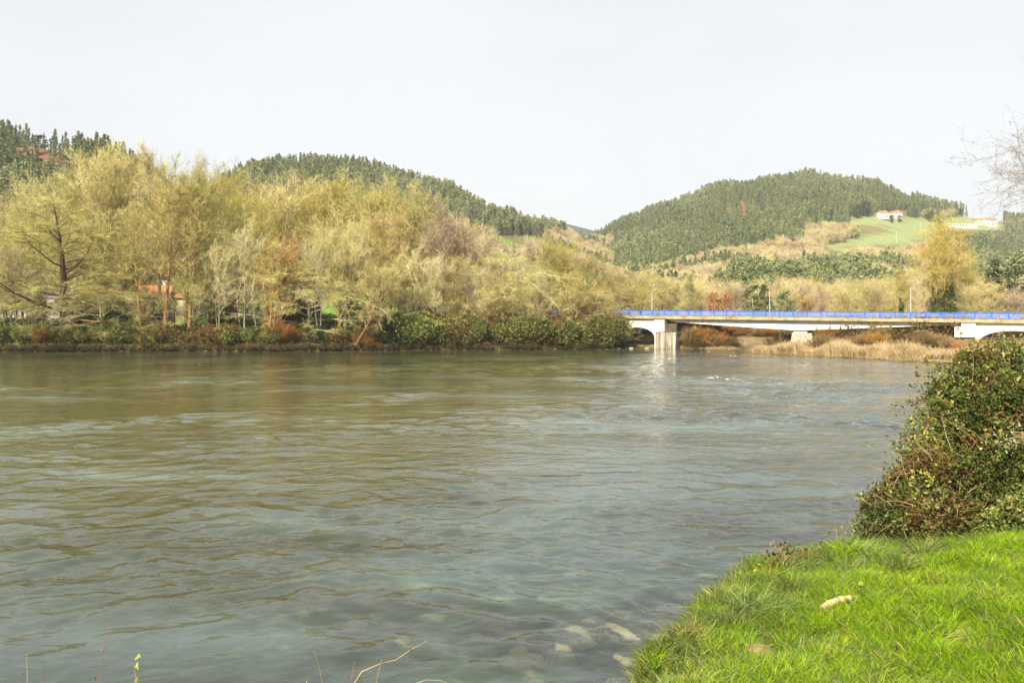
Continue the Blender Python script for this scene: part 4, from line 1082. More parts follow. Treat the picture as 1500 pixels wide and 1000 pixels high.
def bar_mesh(t0, t1, s0, s1, za, zb, mat, name, nt=2, smooth=False):
    """a beam along the bridge; za, zb give its bottom and top height along t"""
    m = MB(); tt = np.linspace(t0, t1, nt)
    V = []
    for t in tt:
        V += [(t, s0, za(t)), (t, s1, za(t)), (t, s1, zb(t)), (t, s0, zb(t))]
    F = []
    for i in range(nt - 1):
        a = i * 4; b = a + 4
        F += [[a + k, a + (k + 1) % 4, b + (k + 1) % 4, b + k] for k in range(4)]
    F += [[3, 2, 1, 0], [len(V) - 4, len(V) - 3, len(V) - 2, len(V) - 1]]
    m.add(V, F)
    return link(name, m.mesh(name, [MATS[mat]]), bridge)
T0, T1 = -46.0, 84.0
bar_mesh(T0, T1, .02, BW - .02, lambda t: zr(t) - 1.34, lambda t: zr(t) - 1.02, 'edge_concrete', 'deck_slab')
bar_mesh(T0, T1, .6, BW - .6, lambda t: zr(t) - 1.017, lambda t: zr(t) - .985, 'asphalt', 'road_surface')
bar_mesh(T0, T1, -.42, .45, lambda t: zr(t) - 1.36, lambda t: zr(t) - .86, 'edge_concrete', 'edge_beam')
bar_mesh(T0, T1, BW - .45, BW + .42, lambda t: zr(t) - 1.36, lambda t: zr(t) - .86, 'edge_concrete', 'edge_beam')
# girder: shallow at both ends, deepest over the middle pier
tg0, tgm, tg1 = bt(981), bt(1172), bt(1404)
def gdepth(t):
    f = (t - tg0) / (tgm - tg0) if t < tgm else (tg1 - t) / (tg1 - tgm)
    return .16 + 1.16 * max(0, f) ** (.85 if t < tgm else 1.15)
bar_mesh(tg0, tg1, .38, BW - .38, lambda t: zr(t) - 1.60 - gdepth(t), lambda t: zr(t) - 1.345, 'white_concrete', 'girder', 41)

def arch_wall(t0, ta, tb, t1, zs, zc, zb0, name):
    """wall pierced by an arch from ta to tb, springing at zs, crown at zc, foot at zb0"""
    m = MB(); n = 24
    a = np.linspace(math.pi, 0, n + 1)
    ts = (ta + tb) / 2 + np.cos(a) * (tb - ta) / 2; zz = zs + np.sin(a) * (zc - zs)
    for s0, s1 in ((.12, BW - .12),):
        V = []
        for t, z in zip(ts, zz): V += [(t, s0, z), (t, s0, zr(t) - 1.345), (t, s1, z), (t, s1, zr(t) - 1.345)]
        F = []
        for i in range(n):
            p, q = i * 4, i * 4 + 4
            F += [[p, q, q + 1, p + 1], [p + 2, p + 3, q + 3, q + 2], [p, p + 2, q + 2, q]]
        m.add(V, F)
        for u0, u1 in ((t0, ta), (tb, t1)):
            V = [(u0, s0, zb0), (u1, s0, zb0), (u1, s0, zr(u1) - 1.345), (u0, s0, zr(u0) - 1.345), (u0, s1, zb0), (u1, s1, zb0), (u1, s1, zr(u1) - 1.345), (u0, s1, zr(u0) - 1.345)]
            m.add(V, [[0, 1, 2, 3], [5, 4, 7, 6], [1, 5, 6, 2], [4, 0, 3, 7]])
    me = m.mesh(name, [MATS['white_concrete']])
    return link(name, me, bridge)
arch_wall(bt(890), bt(907), bt(958.5), bt(962), bz(907, 494), bz(935, 479.3), -1.5, 'arch_wall')
arch_wall(bt(1428), bt(1434), bt(1534), bt(1552), bz(1434, 501), bz(1484, 484.3), -1.0, 'arch_wall')
def block(p0, p1, s0, s1, y0, y1, mat, name, parent=None, zlo=None):
    t0, t1 = bt(p0, s0), bt(p1, s0); zt = bz(p0, y0, s0); zb_ = bz(p0, y1, s0) if zlo is None else zlo
    m = MB(); m.box(((t0 + t1) / 2, (s0 + s1) / 2, (zt + zb_) / 2), ((t1 - t0) / 2, (s1 - s0) / 2, (zt - zb_) / 2))
    o = link(name, m.mesh(name, [MATS[mat]]), bridge)
    bv = o.modifiers.new('bevel', 'BEVEL'); bv.width = .05; bv.segments = 1
    return o
block(958.5, 973, -.6, BW + .6, 468.4, 486, 'white_concrete', 'pier_cap')
block(974, 992, .6, BW - .6, 473.5, 487.5, 'pier_side', 'pier_stem')
block(960, 990, -.95, BW + .95, 486.8, 0, 'pier_concrete', 'pier', zlo=-1.5)
o = block(990.6, 994, .8, BW - .2, 487, 0, 'pier_side', 'pier_cutwater', zlo=-1.5)
block(1408, 1429, -.6, BW + .6, 473.6, 494, 'white_concrete', 'pier_cap')
block(1398, 1407.5, -.3, BW + .3, 478.2, 494, 'white_concrete', 'bearing_block')
block(1412, 1427, -.2, BW + .2, 494.6, 0, 'pier_concrete', 'pier', zlo=0)
# middle pier: a stump of old masonry, stone by stone, with a bearing block
tm0, tm1 = bt(1159), bt(1189)
zt_ = bz(1172, 487.6); rows_ = 4
for r in range(rows_):
    hgt = .52; z1 = zt_ - r * hgt; n_ = 5
    ofs = .35 if r % 2 else 0
    grow = .06 * r
    edges = np.linspace(tm0 - grow, tm1 + grow, n_ + 1); edges[1:-1] += ofs * (edges[1] - edges[0]) * .9
    for q in range(n_):
        m = MB(); w_ = (edges[q + 1] - edges[q]) / 2 - .012
        m.box(((edges[q] + edges[q + 1]) / 2, BW / 2, z1 - hgt / 2), (w_, BW / 2 - .4 + grow + rnd.uniform(-.03, .03), hgt / 2 - .012))
        link('stone_block', m.mesh('stone_block', [MATS['masonry']]), bridge)
m = MB(); m.box(((tm0 + tm1) / 2, BW / 2, (zt_ - rows_ * .52 - 1) / 2 + .0), ((tm1 - tm0) / 2 + .1, BW / 2 - .3, (zt_ - rows_ * .52 + 1) / 2)); link('pier', m.mesh('pier', [MATS['masonry']]), bridge)
m = MB(); m.box(((tm0 + tm1) / 2 - .3, BW / 2, zt_ + .14), ((tm1 - tm0) * .34, BW / 2 - .7, .14)); link('bearing_block', m.mesh('bearing_block', [MATS['white_concrete']]), bridge)
# railing: posts, a top rail and an infill panel for each bay
SPC = 2.06
m = MB(); m.box((0, 0, .46), (.085, .06, .46)); m.box((0, 0, .93), (.10, .075, .02)); post_me = m.mesh('post', [MATS['rail_blue']])
m = MB(); m.box((0, 0, .90), (SPC / 2 - .1, .05, .045)); trail_me = m.mesh('top_rail', [MATS['rail_blue']])
m = MB()
for zz_ in (.16, .40, .62): m.box((0, 0, zz_), (SPC / 2 - .09, .025, .022))
for q in range(13): m.box(((q - 6) * .145, 0, .51), (.012, .012, .345))
panel_me = m.mesh('rail_panel', [MATS['rail_light']])
tilt_ = (0, -math.atan(SL), 0)
t = T0 + 1
t = bt(905) - SPC * 20
while t < T1 - 1:
    for s in (-.12, BW + .12):
        link('post', post_me, bridge, (t, s, zr(t) - .87))
        for nm, me in (('top_rail', trail_me), ('rail_panel', panel_me)):
            o = link(nm, me, bridge, (t + SPC / 2, s, zr(t + SPC / 2) - .87)); o.rotation_euler = tilt_
    t += SPC

def street_lamp(px, ytop, label):
    s = BW + .5
    t = bt(px, s); p = BR0 + BD * t - BN * s
    ztop = CAMZ - (ytop - HOR) / FPX * p[1]; z0 = zr(t) - 1.0
    e = link('street_lamp', None, None, (p[0], p[1], z0), label, 'lamp', 'lamps on the bridge', rz=math.atan2(BD[1], BD[0]))
    h_ = ztop - z0
    m = MB(); m.tube([(0, 0, 0), (0, 0, h_ * .5), (0, 0, h_)], [.085, .07, .05], 8, 0, .5, True); link('pole', m.mesh('pole', [MATS['galvanised']], True), e)
    m = MB(); m.tube([(0, 0, h_ - .05), (-.15, -.25, h_ + .05), (-.2, -.6, h_ + .06)], [.035, .03, .03], 6); link('arm', m.mesh('arm', [MATS['galvanised']], True), e)
    m = MB(); m.box((-.2, -.8, h_ + .06), (.12, .28, .05)); m.box((-.2, -.8, h_ + .0), (.08, .2, .02)); link('lamp_head', m.mesh('lamp_head', [MATS['lamp_dark']]), e)
    m = MB(); m.box((0, 0, .04), (.2, .2, .06)); link('base_plate', m.mesh('base_plate', [MATS['galvanised']]), e)
street_lamp(955, 430, 'thin grey lamp post above the left arch of the bridge')
street_lamp(1127.5, 424, 'thin grey lamp post left of the middle pier')
street_lamp(1334, 420, 'thin grey lamp post before the ivy-clad trees')

# ------------------------------------------------------------------ houses
solid_mat('white_wall', (.66, .64, .60), (.78, .76, .73), .8, .9)
solid_mat('cream_wall', (.60, .52, .40), (.70, .62, .50), .8, .9)
solid_mat('roof_tile', (.34, .13, .06), (.48, .21, .10), 1.5, .9, .3)
solid_mat('blue_panel', (.08, .20, .50), (.12, .28, .60), .5, .5)
solid_mat('glass_dark', (.03, .035, .04), (.06, .07, .08), 1, .15, 0, .6)
solid_mat('wood_dark', (.10, .05, .03), (.16, .09, .05), 3, .8)
solid_mat('grey_roof', (.55, .55, .56), (.68, .68, .69), 1, .6)
def house(px, py, Y, w, d, hw, hr, rz, label, name='house', wall='white_wall', roof='roof_tile', nwin=3, storeys=1, extra=None, z=None):
    X = (px - 750) / FPX * Y
    z0 = CAMZ - (py - HOR) / FPX * Y if z is None else z
    e = link(name, None, None, (X, Y, z0), label, 'building', rz=rz)
    m = MB(); m.box((0, 0, hw / 2 - .6), (w / 2, d / 2, hw / 2 + .6))
    V = [(-w / 2, -d / 2, hw), (w / 2, -d / 2, hw), (w / 2, d / 2, hw), (-w / 2, d / 2, hw), (-w / 2, 0, hw + hr - .12), (w / 2, 0, hw + hr - .12)]
    m.add(V, [[0, 3, 4]]); m.add(V, [[1, 5, 2]])
    link('wall', m.mesh('wall', [MATS[wall]]), e)
    m = MB(); ov = .4
    V = []
    for dz in (0, .16):
        V += [(-w / 2 - ov, -d / 2 - ov, hw - .18 + dz), (w / 2 + ov, -d / 2 - ov, hw - .18 + dz), (w / 2 + ov, 0, hw + hr + dz), (-w / 2 - ov, 0, hw + hr + dz), (w / 2 + ov, d / 2 + ov, hw - .18 + dz), (-w / 2 - ov, d / 2 + ov, hw - .18 + dz)]
    m.add(V, [[6, 7, 8, 9], [9, 8, 10, 11], [0, 3, 2, 1], [3, 5, 4, 2], [0, 1, 7, 6], [5, 11, 10, 4], [1, 2, 8, 7], [2, 4, 10, 8], [0, 6, 9, 3], [3, 9, 11, 5]])
    ro = link('roof', m.mesh('roof', [MATS[roof]]), e)
    m = MB(); m.box((w * .28, d * .12, hw + hr + .2), (.3, .3, .8)); link('chimney', m.mesh('chimney', [MATS[wall]]), ro)
    for st in range(storeys):
        zc = 1.5 + st * 2.8
        for q in range(nwin):
            x = (q + .5) / nwin * w - w / 2
            if st == 0 and q == nwin // 2:
                m = MB(); m.box((x, -d / 2 - .02, 1.05), (.5, .05, 1.05)); link('door', m.mesh('door', [MATS['wood_dark']]), e); continue
            m = MB(); m.box((x, -d / 2 - .015, zc), (.55, .035, .6)); wo = link('window', m.mesh('window', [MATS['glass_dark']]), e)
            m = MB()
            for (cx, cz, hx, hz) in ((0, .63, .62, .04), (0, -.63, .68, .05), (-.58, 0, .04, .6), (.58, 0, .04, .6), (0, 0, .025, .6)): m.box((x + cx, -d / 2 - .045, zc + cz), (hx, .04, hz))
            link('frame', m.mesh('frame', [MATS['wood_dark']]), wo)
    return e
# left bank, glimpsed through the trees
e = house(2, 456, 147, 11, 8, 6.0, 1.0, R(8), 'white building with blue panel glimpsed through trees, far left', 'workshop', roof='grey_roof', nwin=3, storeys=2)
m = MB(); m.box((3.0, -4.1, 4.4), (.95, .12, 1.5)); link('blue_panel', m.mesh('blue_panel', [MATS['blue_panel']]), e)
m = MB(); m.box((4.6, -4.1, 4.4), (.3, .12, 1.5)); link('blue_panel', m.mesh('blue_panel', [MATS['blue_panel']]), e)
house(80, 457, 150, 7.5, 6, 2.7, 1.1, R(-4), 'low white house behind the dark-trunked tiered tree', roof='grey_roof', nwin=3)
house(228, 460, 149, 5, 6, 3.1, 1.8, R(12), 'small white house with orange roof behind the slender pale tree')
house(287, 450, 150, 4.6, 5, 1.7, 1.3, R(-10), 'little house with bright orange roof beside the straight olive tree', wall='cream_wall', nwin=1)
house(40, 376, 300, 9, 8, 3, 2.0, R(5), 'hillside house with orange roof above the white building, far left')
house(125, 374, 310, 9, 8, 3.2, 2.0, R(-8), 'hillside house with orange roof above the tiered tree')
house(292, 380, 305, 10, 8, 4.2, 2.2, R(6), 'hillside house with white front behind the yellow trees', storeys=1)
house(372, 388, 300, 9, 8, 5.0, 2.2, R(-5), 'hillside house behind the short slender pale trunk', storeys=2, wall='cream_wall')
house(655, 452, 168, 3.2, 4, 1.8, .8, R(4), 'small pale hut glimpsed above the bramble bank', 'hut', nwin=1)
def hill_Y(px, py):
    Ys = np.linspace(240, 890, 600); zz = terrain((px - 750) / FPX * Ys, Ys); _, q = to_px((px - 750) / FPX * Ys, Ys, zz)
    return float(Ys[np.argmax(q < py)])
for px, py, w, hw, hr, lab, kw in [(1293, 320, 8, 4.5, 2.0, 'white hillside house with orange roof, left of the hilltop pair', {}), (1312, 320, 9, 4.8, 2.0, 'white hillside house with orange roof, right of the hilltop pair', {}),
                                   (1450, 331, 12, 5.5, 2.6, 'white gabled farmhouse near the right edge on the hill', {}), (1432, 328, 6, 3.5, 2.0, 'small reddish farm shed beside the gabled farmhouse', {'wall': 'cream_wall'}),
                                   (1408, 333, 30, 2.4, .8, 'long low white shed on the hill left of the farmhouse', {'roof': 'grey_roof', 'nwin': 9})]:
    house(px, py, hill_Y(px, py), w, 7, hw, hr, R(rnd.uniform(-10, 10)), lab, **kw)
for px, py, hpx, lab in [(1313, 355, 16, 'pale utility pole standing in the lower part of the hill meadow'), (1348, 336, 10, 'short pale utility pole in the upper part of the hill meadow')]:
    Y = hill_Y(px, py); p = P(px, py, Y); h_ = hpx * Y / FPX
    e = link('utility_pole', None, None, p, lab, 'pole')
    m = MB(); m.tube([(0, 0, -.5), (0, 0, h_)], [.22, .14], 8, 0, .5, True); link('pole', m.mesh('pole', [MATS['galvanised']], True), e)
    m = MB(); m.box((0, 0, h_ * .93), (.9, .06, .06)); link('crossarm', m.mesh('crossarm', [MATS['galvanised']]), e)
for px, py, H, lab in [(1268, 318, 11, 'round dark green tree left of the white hillside houses'), (1256, 320, 9, 'dark round tree just left of the larger one on the hill'), (1318, 326, 5, 'dark hedge tree in front of the white hillside houses'), (1306, 326, 5, 'small dark round tree in front of the left hillside house'),
                       (1364, 326, 8, 'dark narrow tree at the right end of the hill meadow')]:
    Y = hill_Y(px, py); X = (px - 750) / FPX * Y
    place('round_tree', T['holm'], X, Y, H * 1.3, rnd.uniform(0, 6), lab, 'tree', z=tz(X, Y))

# ------------------------------------------------------------------ foreground bank: turf, tussocks, brambles, weeds, stones
def signed_near(X, Y):
    d = dist_poly(X, Y, NEAR); return np.where(inside(X, Y, NEAR_POLY), d, -d)
GR = [make_tuft('turf', 100 + i, 34, .115, .085, .006, 'grass', .45, .5) for i in range(5)] + \
     [make_tuft('turf_long', 110 + i, 30, .20, .09, .0065, 'grass', .4, .7) for i in range(2)] + \
     [make_tuft('turf_rough', 120 + i, 24, .22, .10, .008, 'grass_rough', .6, .8) for i in range(2)] + \
     [make_tuft('turf_dry', 130, 16, .2, .10, .007, 'grass_dry', .8, .7)]
n = 132000
gy = rng.uniform(5.5, 30, n) ; gx = (rng.uniform(840, 1760, n) - 750) / FPX * gy
keep_n = rng.uniform(0, 1, n) < np.clip(9.5 / gy, .25, 1) * np.clip(gy / 9, .3, 1)
gd = signed_near(gx, gy); gz = terrain(gx, gy)
pn = fbm(gx * 1.1, gy * 1.1, 51); pn2 = fbm(gx * 3.1, gy * 3.1, 53)
gk = keep_n & (gd > .05) & (gd < 14) & ~((pn2 > .57) & (gd < 3.6) & (pn > .40)) & ~((pn2 > .63) & (rng.uniform(0, 1, n) < .7))
edge = np.exp(-np.maximum(gd - .1, 0) / .8)
r_ = rng.uniform(0, 1, n)
pid = rng.integers(0, 5, n)
pid = np.where(r_ < .10 + .25 * sstep((pn - .45) / .15), 5 + rng.integers(0, 2, n), pid)
pid = np.where(r_ > 1 - (.06 + .55 * edge), 7 + rng.integers(0, 2, n), pid)
pid = np.where(rng.uniform(0, 1, n) < .03 + .22 * edge * (pn > .46), 9, pid)
gs = rng.uniform(.65, 1.25, n) * (.75 + .55 * pn) * (1 + .35 * edge)
k = np.where(gk)[0]
scatter('bank_grass', GR, np.stack([gx, gy, gz], -1)[k], pid[k], np.stack([rng.normal(size=n) * .12, rng.normal(size=n) * .12, rng.uniform(0, 6.28, n)], -1)[k], np.repeat(gs[:, None], 3, 1)[k],
        'bright green grass covering the near bank', 'grass')

def ground_at(px, py, zoff=0.):
    """world point where a photo pixel meets the near bank"""
    Ys = np.linspace(5, 60, 2200); Xs = (px - 750) / FPX * Ys; zz = terrain(Xs, Ys) + zoff
    _, q = to_px(Xs, Ys, zz)
    i = np.argmax(q < py); return np.array([Xs[i], Ys[i], zz[i] - zoff])

def tussock(px, py, H, n, label, mat='grass_rough', spread=.16, seed=0, bend=.9, w=.010):
    p = ground_at(px, py)
    H *= 1.3
    me = make_tuft('blades', 200 + seed, n, H, spread, w, mat, .55, bend)
    e = link('grass_tussock', None, None, p, label, 'grass tussock', 'tussocks on the near bank')
    link('blades', me, e)
    link('dead_blades', make_tuft('dead_blades', 300 + seed, n // 4, H * .7, spread * 1.2, w, 'grass_dry', 1.1, 1.2), e)
for q, a in enumerate([(1350, 822, .42, 190, 'broad dark-bladed tussock in front of the bramble bush'), (1318, 836, .34, 130, 'smaller tussock left of the broad dark-bladed one'), (1395, 815, .34, 130, 'tussock right of the broad dark-bladed one'),
                       (1098, 905, .42, 220, 'large shaggy tussock hanging over the water edge'), (1068, 925, .36, 150, 'shaggy tussock left of the large one at the edge'), (1135, 905, .34, 140, 'tussock right of the large shaggy one'),
                       (1160, 870, .30, 110, 'small tussock on the edge above the shaggy ones'), (1010, 990, .30, 120, 'tussock at the bottom edge beside the water'), (1180, 838, .30, 110, 'tussock beside the brown dock weeds'),
                       (1245, 835, .26, 110, 'low tussock halfway between dock weeds and bramble bush'), (1285, 828, .28, 110, 'low tussock just left of the bramble bush foot'), (1440, 800, .3, 100, 'tussock at the foot of the bush near the right edge')]):
    tussock(*a, seed=q)

rngw = np.random.default_rng(44)
EDGE = [(945, 985), (965, 968), (985, 952), (1005, 938), (1025, 918), (1042, 900), (1055, 888), (1085, 868), (1105, 855), (1125, 845), (1150, 832), (1180, 822), (1205, 815), (1232, 810), (1260, 806)]
for q, (px, py) in enumerate(EDGE):
    tussock(px + rngw.uniform(-6, 6), py + rngw.uniform(2, 10), rngw.uniform(.22, .42), int(rngw.integers(50, 110)), 'ragged grass tuft on the near water edge', mat=['grass_rough', 'grass', 'grass_rough', 'grass_dry'][q % 4], seed=40 + q, spread=.12, bend=1.1)

def lump_bush(name, lumps, nleaf, lsize, mats, label, seed, nst, stem, tintshift=0., cat='bush', mix=0.):
    """bramble heap: leaves on overlapping uneven lumps, carried by arching canes"""
    rng = np.random.default_rng(seed)
    C = np.array([P(a, b, Y) for a, b, r, Y in lumps]); Rr = np.array([r * Y / FPX for a, b, r, Y in lumps])
    base = C[:, :2].mean(0); zb = tz(*base)
    org = np.array([base[0], base[1], zb])
    cb = MB(); tb = MB()
    w_ = Rr ** 2; i = rng.choice(len(C), nleaf, p=w_ / w_.sum())
    v = unit(rng.normal(size=(nleaf, 3)))
    nzv = fbm(v[:, 0] * 2.6 + i * 7.3 + 40, v[:, 2] * 2.6 + v[:, 1] * 1.9 + 40, seed)
    rr = .88 * Rr[i] * (.42 + 1.15 * nzv) * (1 - np.abs(rng.normal(size=nleaf)) * .18 + (rng.uniform(size=nleaf) < .14) * rng.uniform(0, .45, nleaf))
    c = C[i] + v * rr[:, None]
    g = terrain(c[:, 0], c[:, 1])
    kk = c[:, 2] > np.maximum(g, 0) + .03
    c, v, nv = c[kk], v[kk], nzv[kk]
    # trifoliate sprays: three leaves at each point
    t = np.clip(.40 + rng.normal(size=len(c)) * .2 + (nv - .47) * 1.2 + tintshift, 0, 1)
    for q in range(3):
        pt = c - org + rng.normal(size=c.shape) * lsize * .45; sz = rng.uniform(.5, 1.45, len(c)) * lsize; tt = np.clip(t + rng.normal(size=len(c)) * .07, 0, 1)
        if q == 0: other = fbm(c[:, 0] * 2.2 + 50, c[:, 2] * 2.2 + c[:, 1] * 1.3 + 50, seed + 5) + rng.normal(size=len(c)) * .06 < .25 + .45 * mix
        for mi_, sel in ((0, ~other), (1, other)):
            if mix > 0 or mi_ == 0:
                if mix == 0: sel = np.ones(len(c), bool)
                leaves(cb, rng, pt[sel], sz[sel], mi_, tt[sel], nrm=(v + np.array([0, 0, .3]))[sel])
    for q in range(nst):
        j = rng.choice(len(C), p=w_ / w_.sum()); vv = unit(rng.normal(size=3)); vv[2] = abs(vv[2])
        p0 = C[j] + vv * Rr[j] * rng.uniform(.3, .9) - org
        b = branch_path(rng, p0, unit(vv + rng.normal(size=3) * .6), Rr[j] * rng.uniform(.5, 1.2), 6, .22, -.12)
        tb.tube(b, np.linspace(.007, .0025, 7), 3, 0, np.clip(rng.normal(.5, .25), 0, 1))
    # loose shoots arching out of the heap
    for q in range(int(nst * .45)):
        a = rng.integers(0, len(c)); L = rng.uniform(.2, .6) * (1 if nst > 60 else .4)
        if v[a, 2] < -.2: continue
        b = branch_path(rng, c[a] - org - v[a] * .1, v[a] + rng.normal(size=3) * .35 + np.array([-.1, -.1, .25]), L, 6, .15, -.14)
        tb.tube(b, np.linspace(.006, .002, 7), 3, 0, np.clip(rng.normal(.45, .25), 0, 1))
        nl = int(L * 40); ii = rng.integers(1, 7, nl)
        leaves(cb, rng, b[ii] + rng.normal(size=(nl, 3)) * .03, rng.uniform(.6, 1.3, nl) * lsize, 0, np.clip(rng.normal(.6, .2, nl), 0, 1))
    e = link(name, None, None, org, label, cat)
    link('canes', tb.mesh('canes', [MATS[stem]]), e, kind='stuff'); link('foliage', cb.mesh('foliage', mats), e, kind='stuff')
    return e
Yb = 15.2
lump_bush('bramble_bush', [(1418, 660, 92, 15.6), (1440, 590, 82, 16.2), (1475, 640, 100, 15.4), (1500, 575, 78, 16.4), (1400, 740, 75, 14.8), (1470, 725, 85, 14.6), (1540, 650, 130, 15.5), (1402, 604, 40, 16.2), (1540, 730, 90, 14.6), (1425, 545, 38, 16.5), (1366, 672, 46, 15.8), (1412, 576, 44, 16.2), (1462, 545, 50, 16.4)],
          26000, .058, [MATS['bramble'], MATS['bramble_brown']], 'big green bramble bush on the near bank at the right edge', 501, 170, 'stem_straw', .10, mix=.18)
lump_bush('bramble_thicket', [(1338, 722, 50, 15.5), (1298, 748, 42, 15.2), (1282, 782, 34, 14.9), (1340, 765, 56, 14.7), (1375, 700, 55, 14.9), (1395, 765, 50, 14.2), (1318, 712, 26, 15.7), (1430, 770, 40, 14.1)],
          10500, .046, [MATS['bramble_brown'], MATS['bramble']], 'brown and rusty bramble thicket at the left foot of the big bush', 502, 200, 'stem_straw', mix=.40)
lump_bush('lime_bramble', [(1352, 700, 15, 14.4), (1336, 715, 12, 14.6), (1378, 690, 14, 14.6), (1365, 640, 18, 15), (1350, 620, 16, 15.4)], 75, .05, [MATS['leaf_lime']], 'bright lime bramble spray in front of the big bush', 503, 16, 'stem_red')
lump_bush('nettle_clump', [(1480, 758, 26, 13.6), (1505, 745, 26, 13.6), (1455, 765, 16, 13.6)], 1500, .06, [MATS['bramble']], 'fresh green leafy clump at the bush foot by the right edge', 504, 20, 'stem_red', .25)
# arching canes with leaves against the water
rngc = np.random.default_rng(9)
for q, (px, py, dx, dz, L, lab) in enumerate([(1395, 590, -1, .9, 1.0, 'red bramble cane arching left from the top of the big bush'), (1362, 640, -1, .8, .8, 'bramble cane arching out halfway up the big bush'), (1340, 690, -1, .6, .6, 'bramble cane sticking out low on the big bush'), (1425, 540, -.8, .5, .6, 'bramble cane reaching out at the top left of the big bush')]):
    p = P(px, py, 15.6)
    b = branch_path(rngc, (0, 0, 0), (dx, 0, dz), L, 9, .12, -.16)
    e = link('bramble_cane', None, None, p, lab, 'bramble cane', 'canes arching from the big bush')
    m = MB(); m.tube(b, np.linspace(.010, .003, 10), 4, 0, .5); link('stem', m.mesh('stem', [MATS['stem_red']], True), e)
    m = MB(); nl = 60; ii = rngc.integers(2, 10, nl); leaves(m, rngc, b[ii] + rngc.normal(size=(nl, 3)) * .045, rngc.uniform(.03, .065, nl), 0, np.clip(rngc.normal(.55, .25, nl), 0, 1)); link('leaves', m.mesh('leaves', [MATS['bramble']]), e)
# pale seed heads on the bush
p = P(1482, 640, 14.2)
e = link('seed_heads', None, None, p, 'cluster of whitish leaves and seed heads on the big bramble bush', 'seed heads')
m = MB(); c = rngc.normal(size=(70, 3)) * np.array([.20, .10, .13]); c[:, 2] += c[:, 0] * .5; leaves(m, rngc, c, rngc.uniform(.025, .055, 70), 0, np.clip(rngc.normal(.4, .25, 70), 0, 1)); link('tufts', m.mesh('tufts', [MATS['seed_white']]), e)
m = MB()
for q in range(9): m.tube(branch_path(rngc, rngc.normal(size=3) * .04, rngc.normal(size=3) + np.array([.5, 0, .3]), .3, 4, .2, 0), .004, 3)
link('stem', m.mesh('stem', [MATS['stem_straw']]), e)

# weeds and dry stalks
def weed(name, px, py_base, Y, H, n, label, stem='stem_straw', leaf=None, nl=0, lsz=.04, spread=.25, lean=(0, 0), seed=0, r=.004, buds=0, group='weeds on the near bank'):
    rng = np.random.default_rng(700 + seed)
    X = (px - 750) / FPX * Y; z = tz(X, Y)
    e = link(name, None, None, (X, Y, z), label, 'weed', group)
    paths = []
    for q in range(n):
        d = np.array([rng.normal() * spread + lean[0], rng.normal() * spread + lean[1], 1.0])
        b = branch_path(rng, rng.normal(size=3) * np.array([.03, .03, 0]) - np.array([0, 0, .03]), d, H * rng.uniform(.65, 1.05), 8, .10, 0)
        m = MB(); m.tube(b, np.linspace(r, r * .4, 9), 4, 0, np.clip(rng.normal(.5, .2), 0, 1)); paths.append(b)
        link('stalk', m.mesh('stalk', [MATS[stem]], True), e)
    if nl:
        m = MB(); ii = rng.integers(0, n, nl); jj = rng.integers(3, 9, nl)
        c = np.array([paths[a][b_] for a, b_ in zip(ii, jj)]) + rng.normal(size=(nl, 3)) * .02
        leaves(m, rng, c, rng.uniform(.6, 1.3, nl) * lsz, 0, np.clip(rng.normal(.5, .2, nl), 0, 1)); link('leaves', m.mesh('leaves', [MATS[leaf]]), e)
    return e
def wtop(py, Y): return CAMZ - (py - HOR) / FPX * Y
for q, (px, ytop, Y, n, lab, kw) in enumerate([
    (8, 955, 6.5, 2, 'dry seedy stalk at the bottom left corner', dict(leaf='grass_dry', nl=14, lsz=.03)),
    (85, 925, 6.5, 3, 'tall dry stalk with reddish buds leaning right, bottom left', dict(stem='stem_red', leaf='stem_red', nl=26, lsz=.03, lean=(.25, 0))),
    (58, 950, 6.5, 3, 'thin dry stalks left of the leaning budded stalk', dict(leaf='grass_dry', nl=14, lsz=.03)),
    (212, 962, 6.6, 1, 'young shoot with lime leaves at the bottom left', dict(leaf='leaf_lime', nl=7, lsz=.085, spread=.08, r=.005)),
    (330, 963, 6.7, 2, 'bare thin stem at the bottom, between lime shoot and hooked stems', {}),
    (478, 922, 6.8, 2, 'pair of hooked brown stems at the bottom centre-left', dict(stem='stem_straw', spread=.06, r=.006)),
    (500, 975, 6.9, 3, 'short dry grass stems right of the hooked pair', dict(spread=.2)),
    (528, 975, 6.9, 3, 'short dry stems left of the bent twig', dict(spread=.3)),
    (860, 985, 8.3, 4, 'pale dry grass stems at the bottom right of the water', dict(spread=.5)),
    (372, 975, 6.7, 2, 'pale short stems at the bottom edge left of the hooked pair', dict(spread=.15))]):
    X = (px - 750) / FPX * Y
    weed('dry_weed', px, 1000, Y, max(.2, wtop(ytop, Y) - tz(X, Y)), n, lab, seed=q, **kw)
# bent twig reaching right over the water
Y = 8.0
pts = np.array([P(*a) for a in [(508, 1110, 6.95), (515, 1030, 7.0), (519, 1000, 7.0), (530, 983, 7.0), (556, 972, 7.05), (580, 966, 7.1), (600, 952, 7.1), (615, 944, 7.15), (626, 938, 7.15)]])
e = link('bent_twig', None, None, pts[0], 'bare bent twig reaching right over the water at the bottom', 'twig')
m = MB(); m.tube(pts - pts[0], np.linspace(.006, .002, len(pts)), 5, 0, .45); link('stem', m.mesh('stem', [MATS['stem_straw']], True), e)
m = MB()
for a in ((560, 971, 7.05), (584, 964, 7.1), (603, 951, 7.1)): leaves(m, rngc, np.repeat(P(*a)[None] - pts[0], 3, 0), .022, 0, .4)
link('buds', m.mesh('buds', [MATS['stem_red']]), e)
pts = np.array([P(*a) for a in [(585, 1100, 7.0), (598, 1012, 7.2), (610, 1000, 7.2), (625, 995, 7.25), (645, 996, 7.25), (668, 1004, 7.3)]])
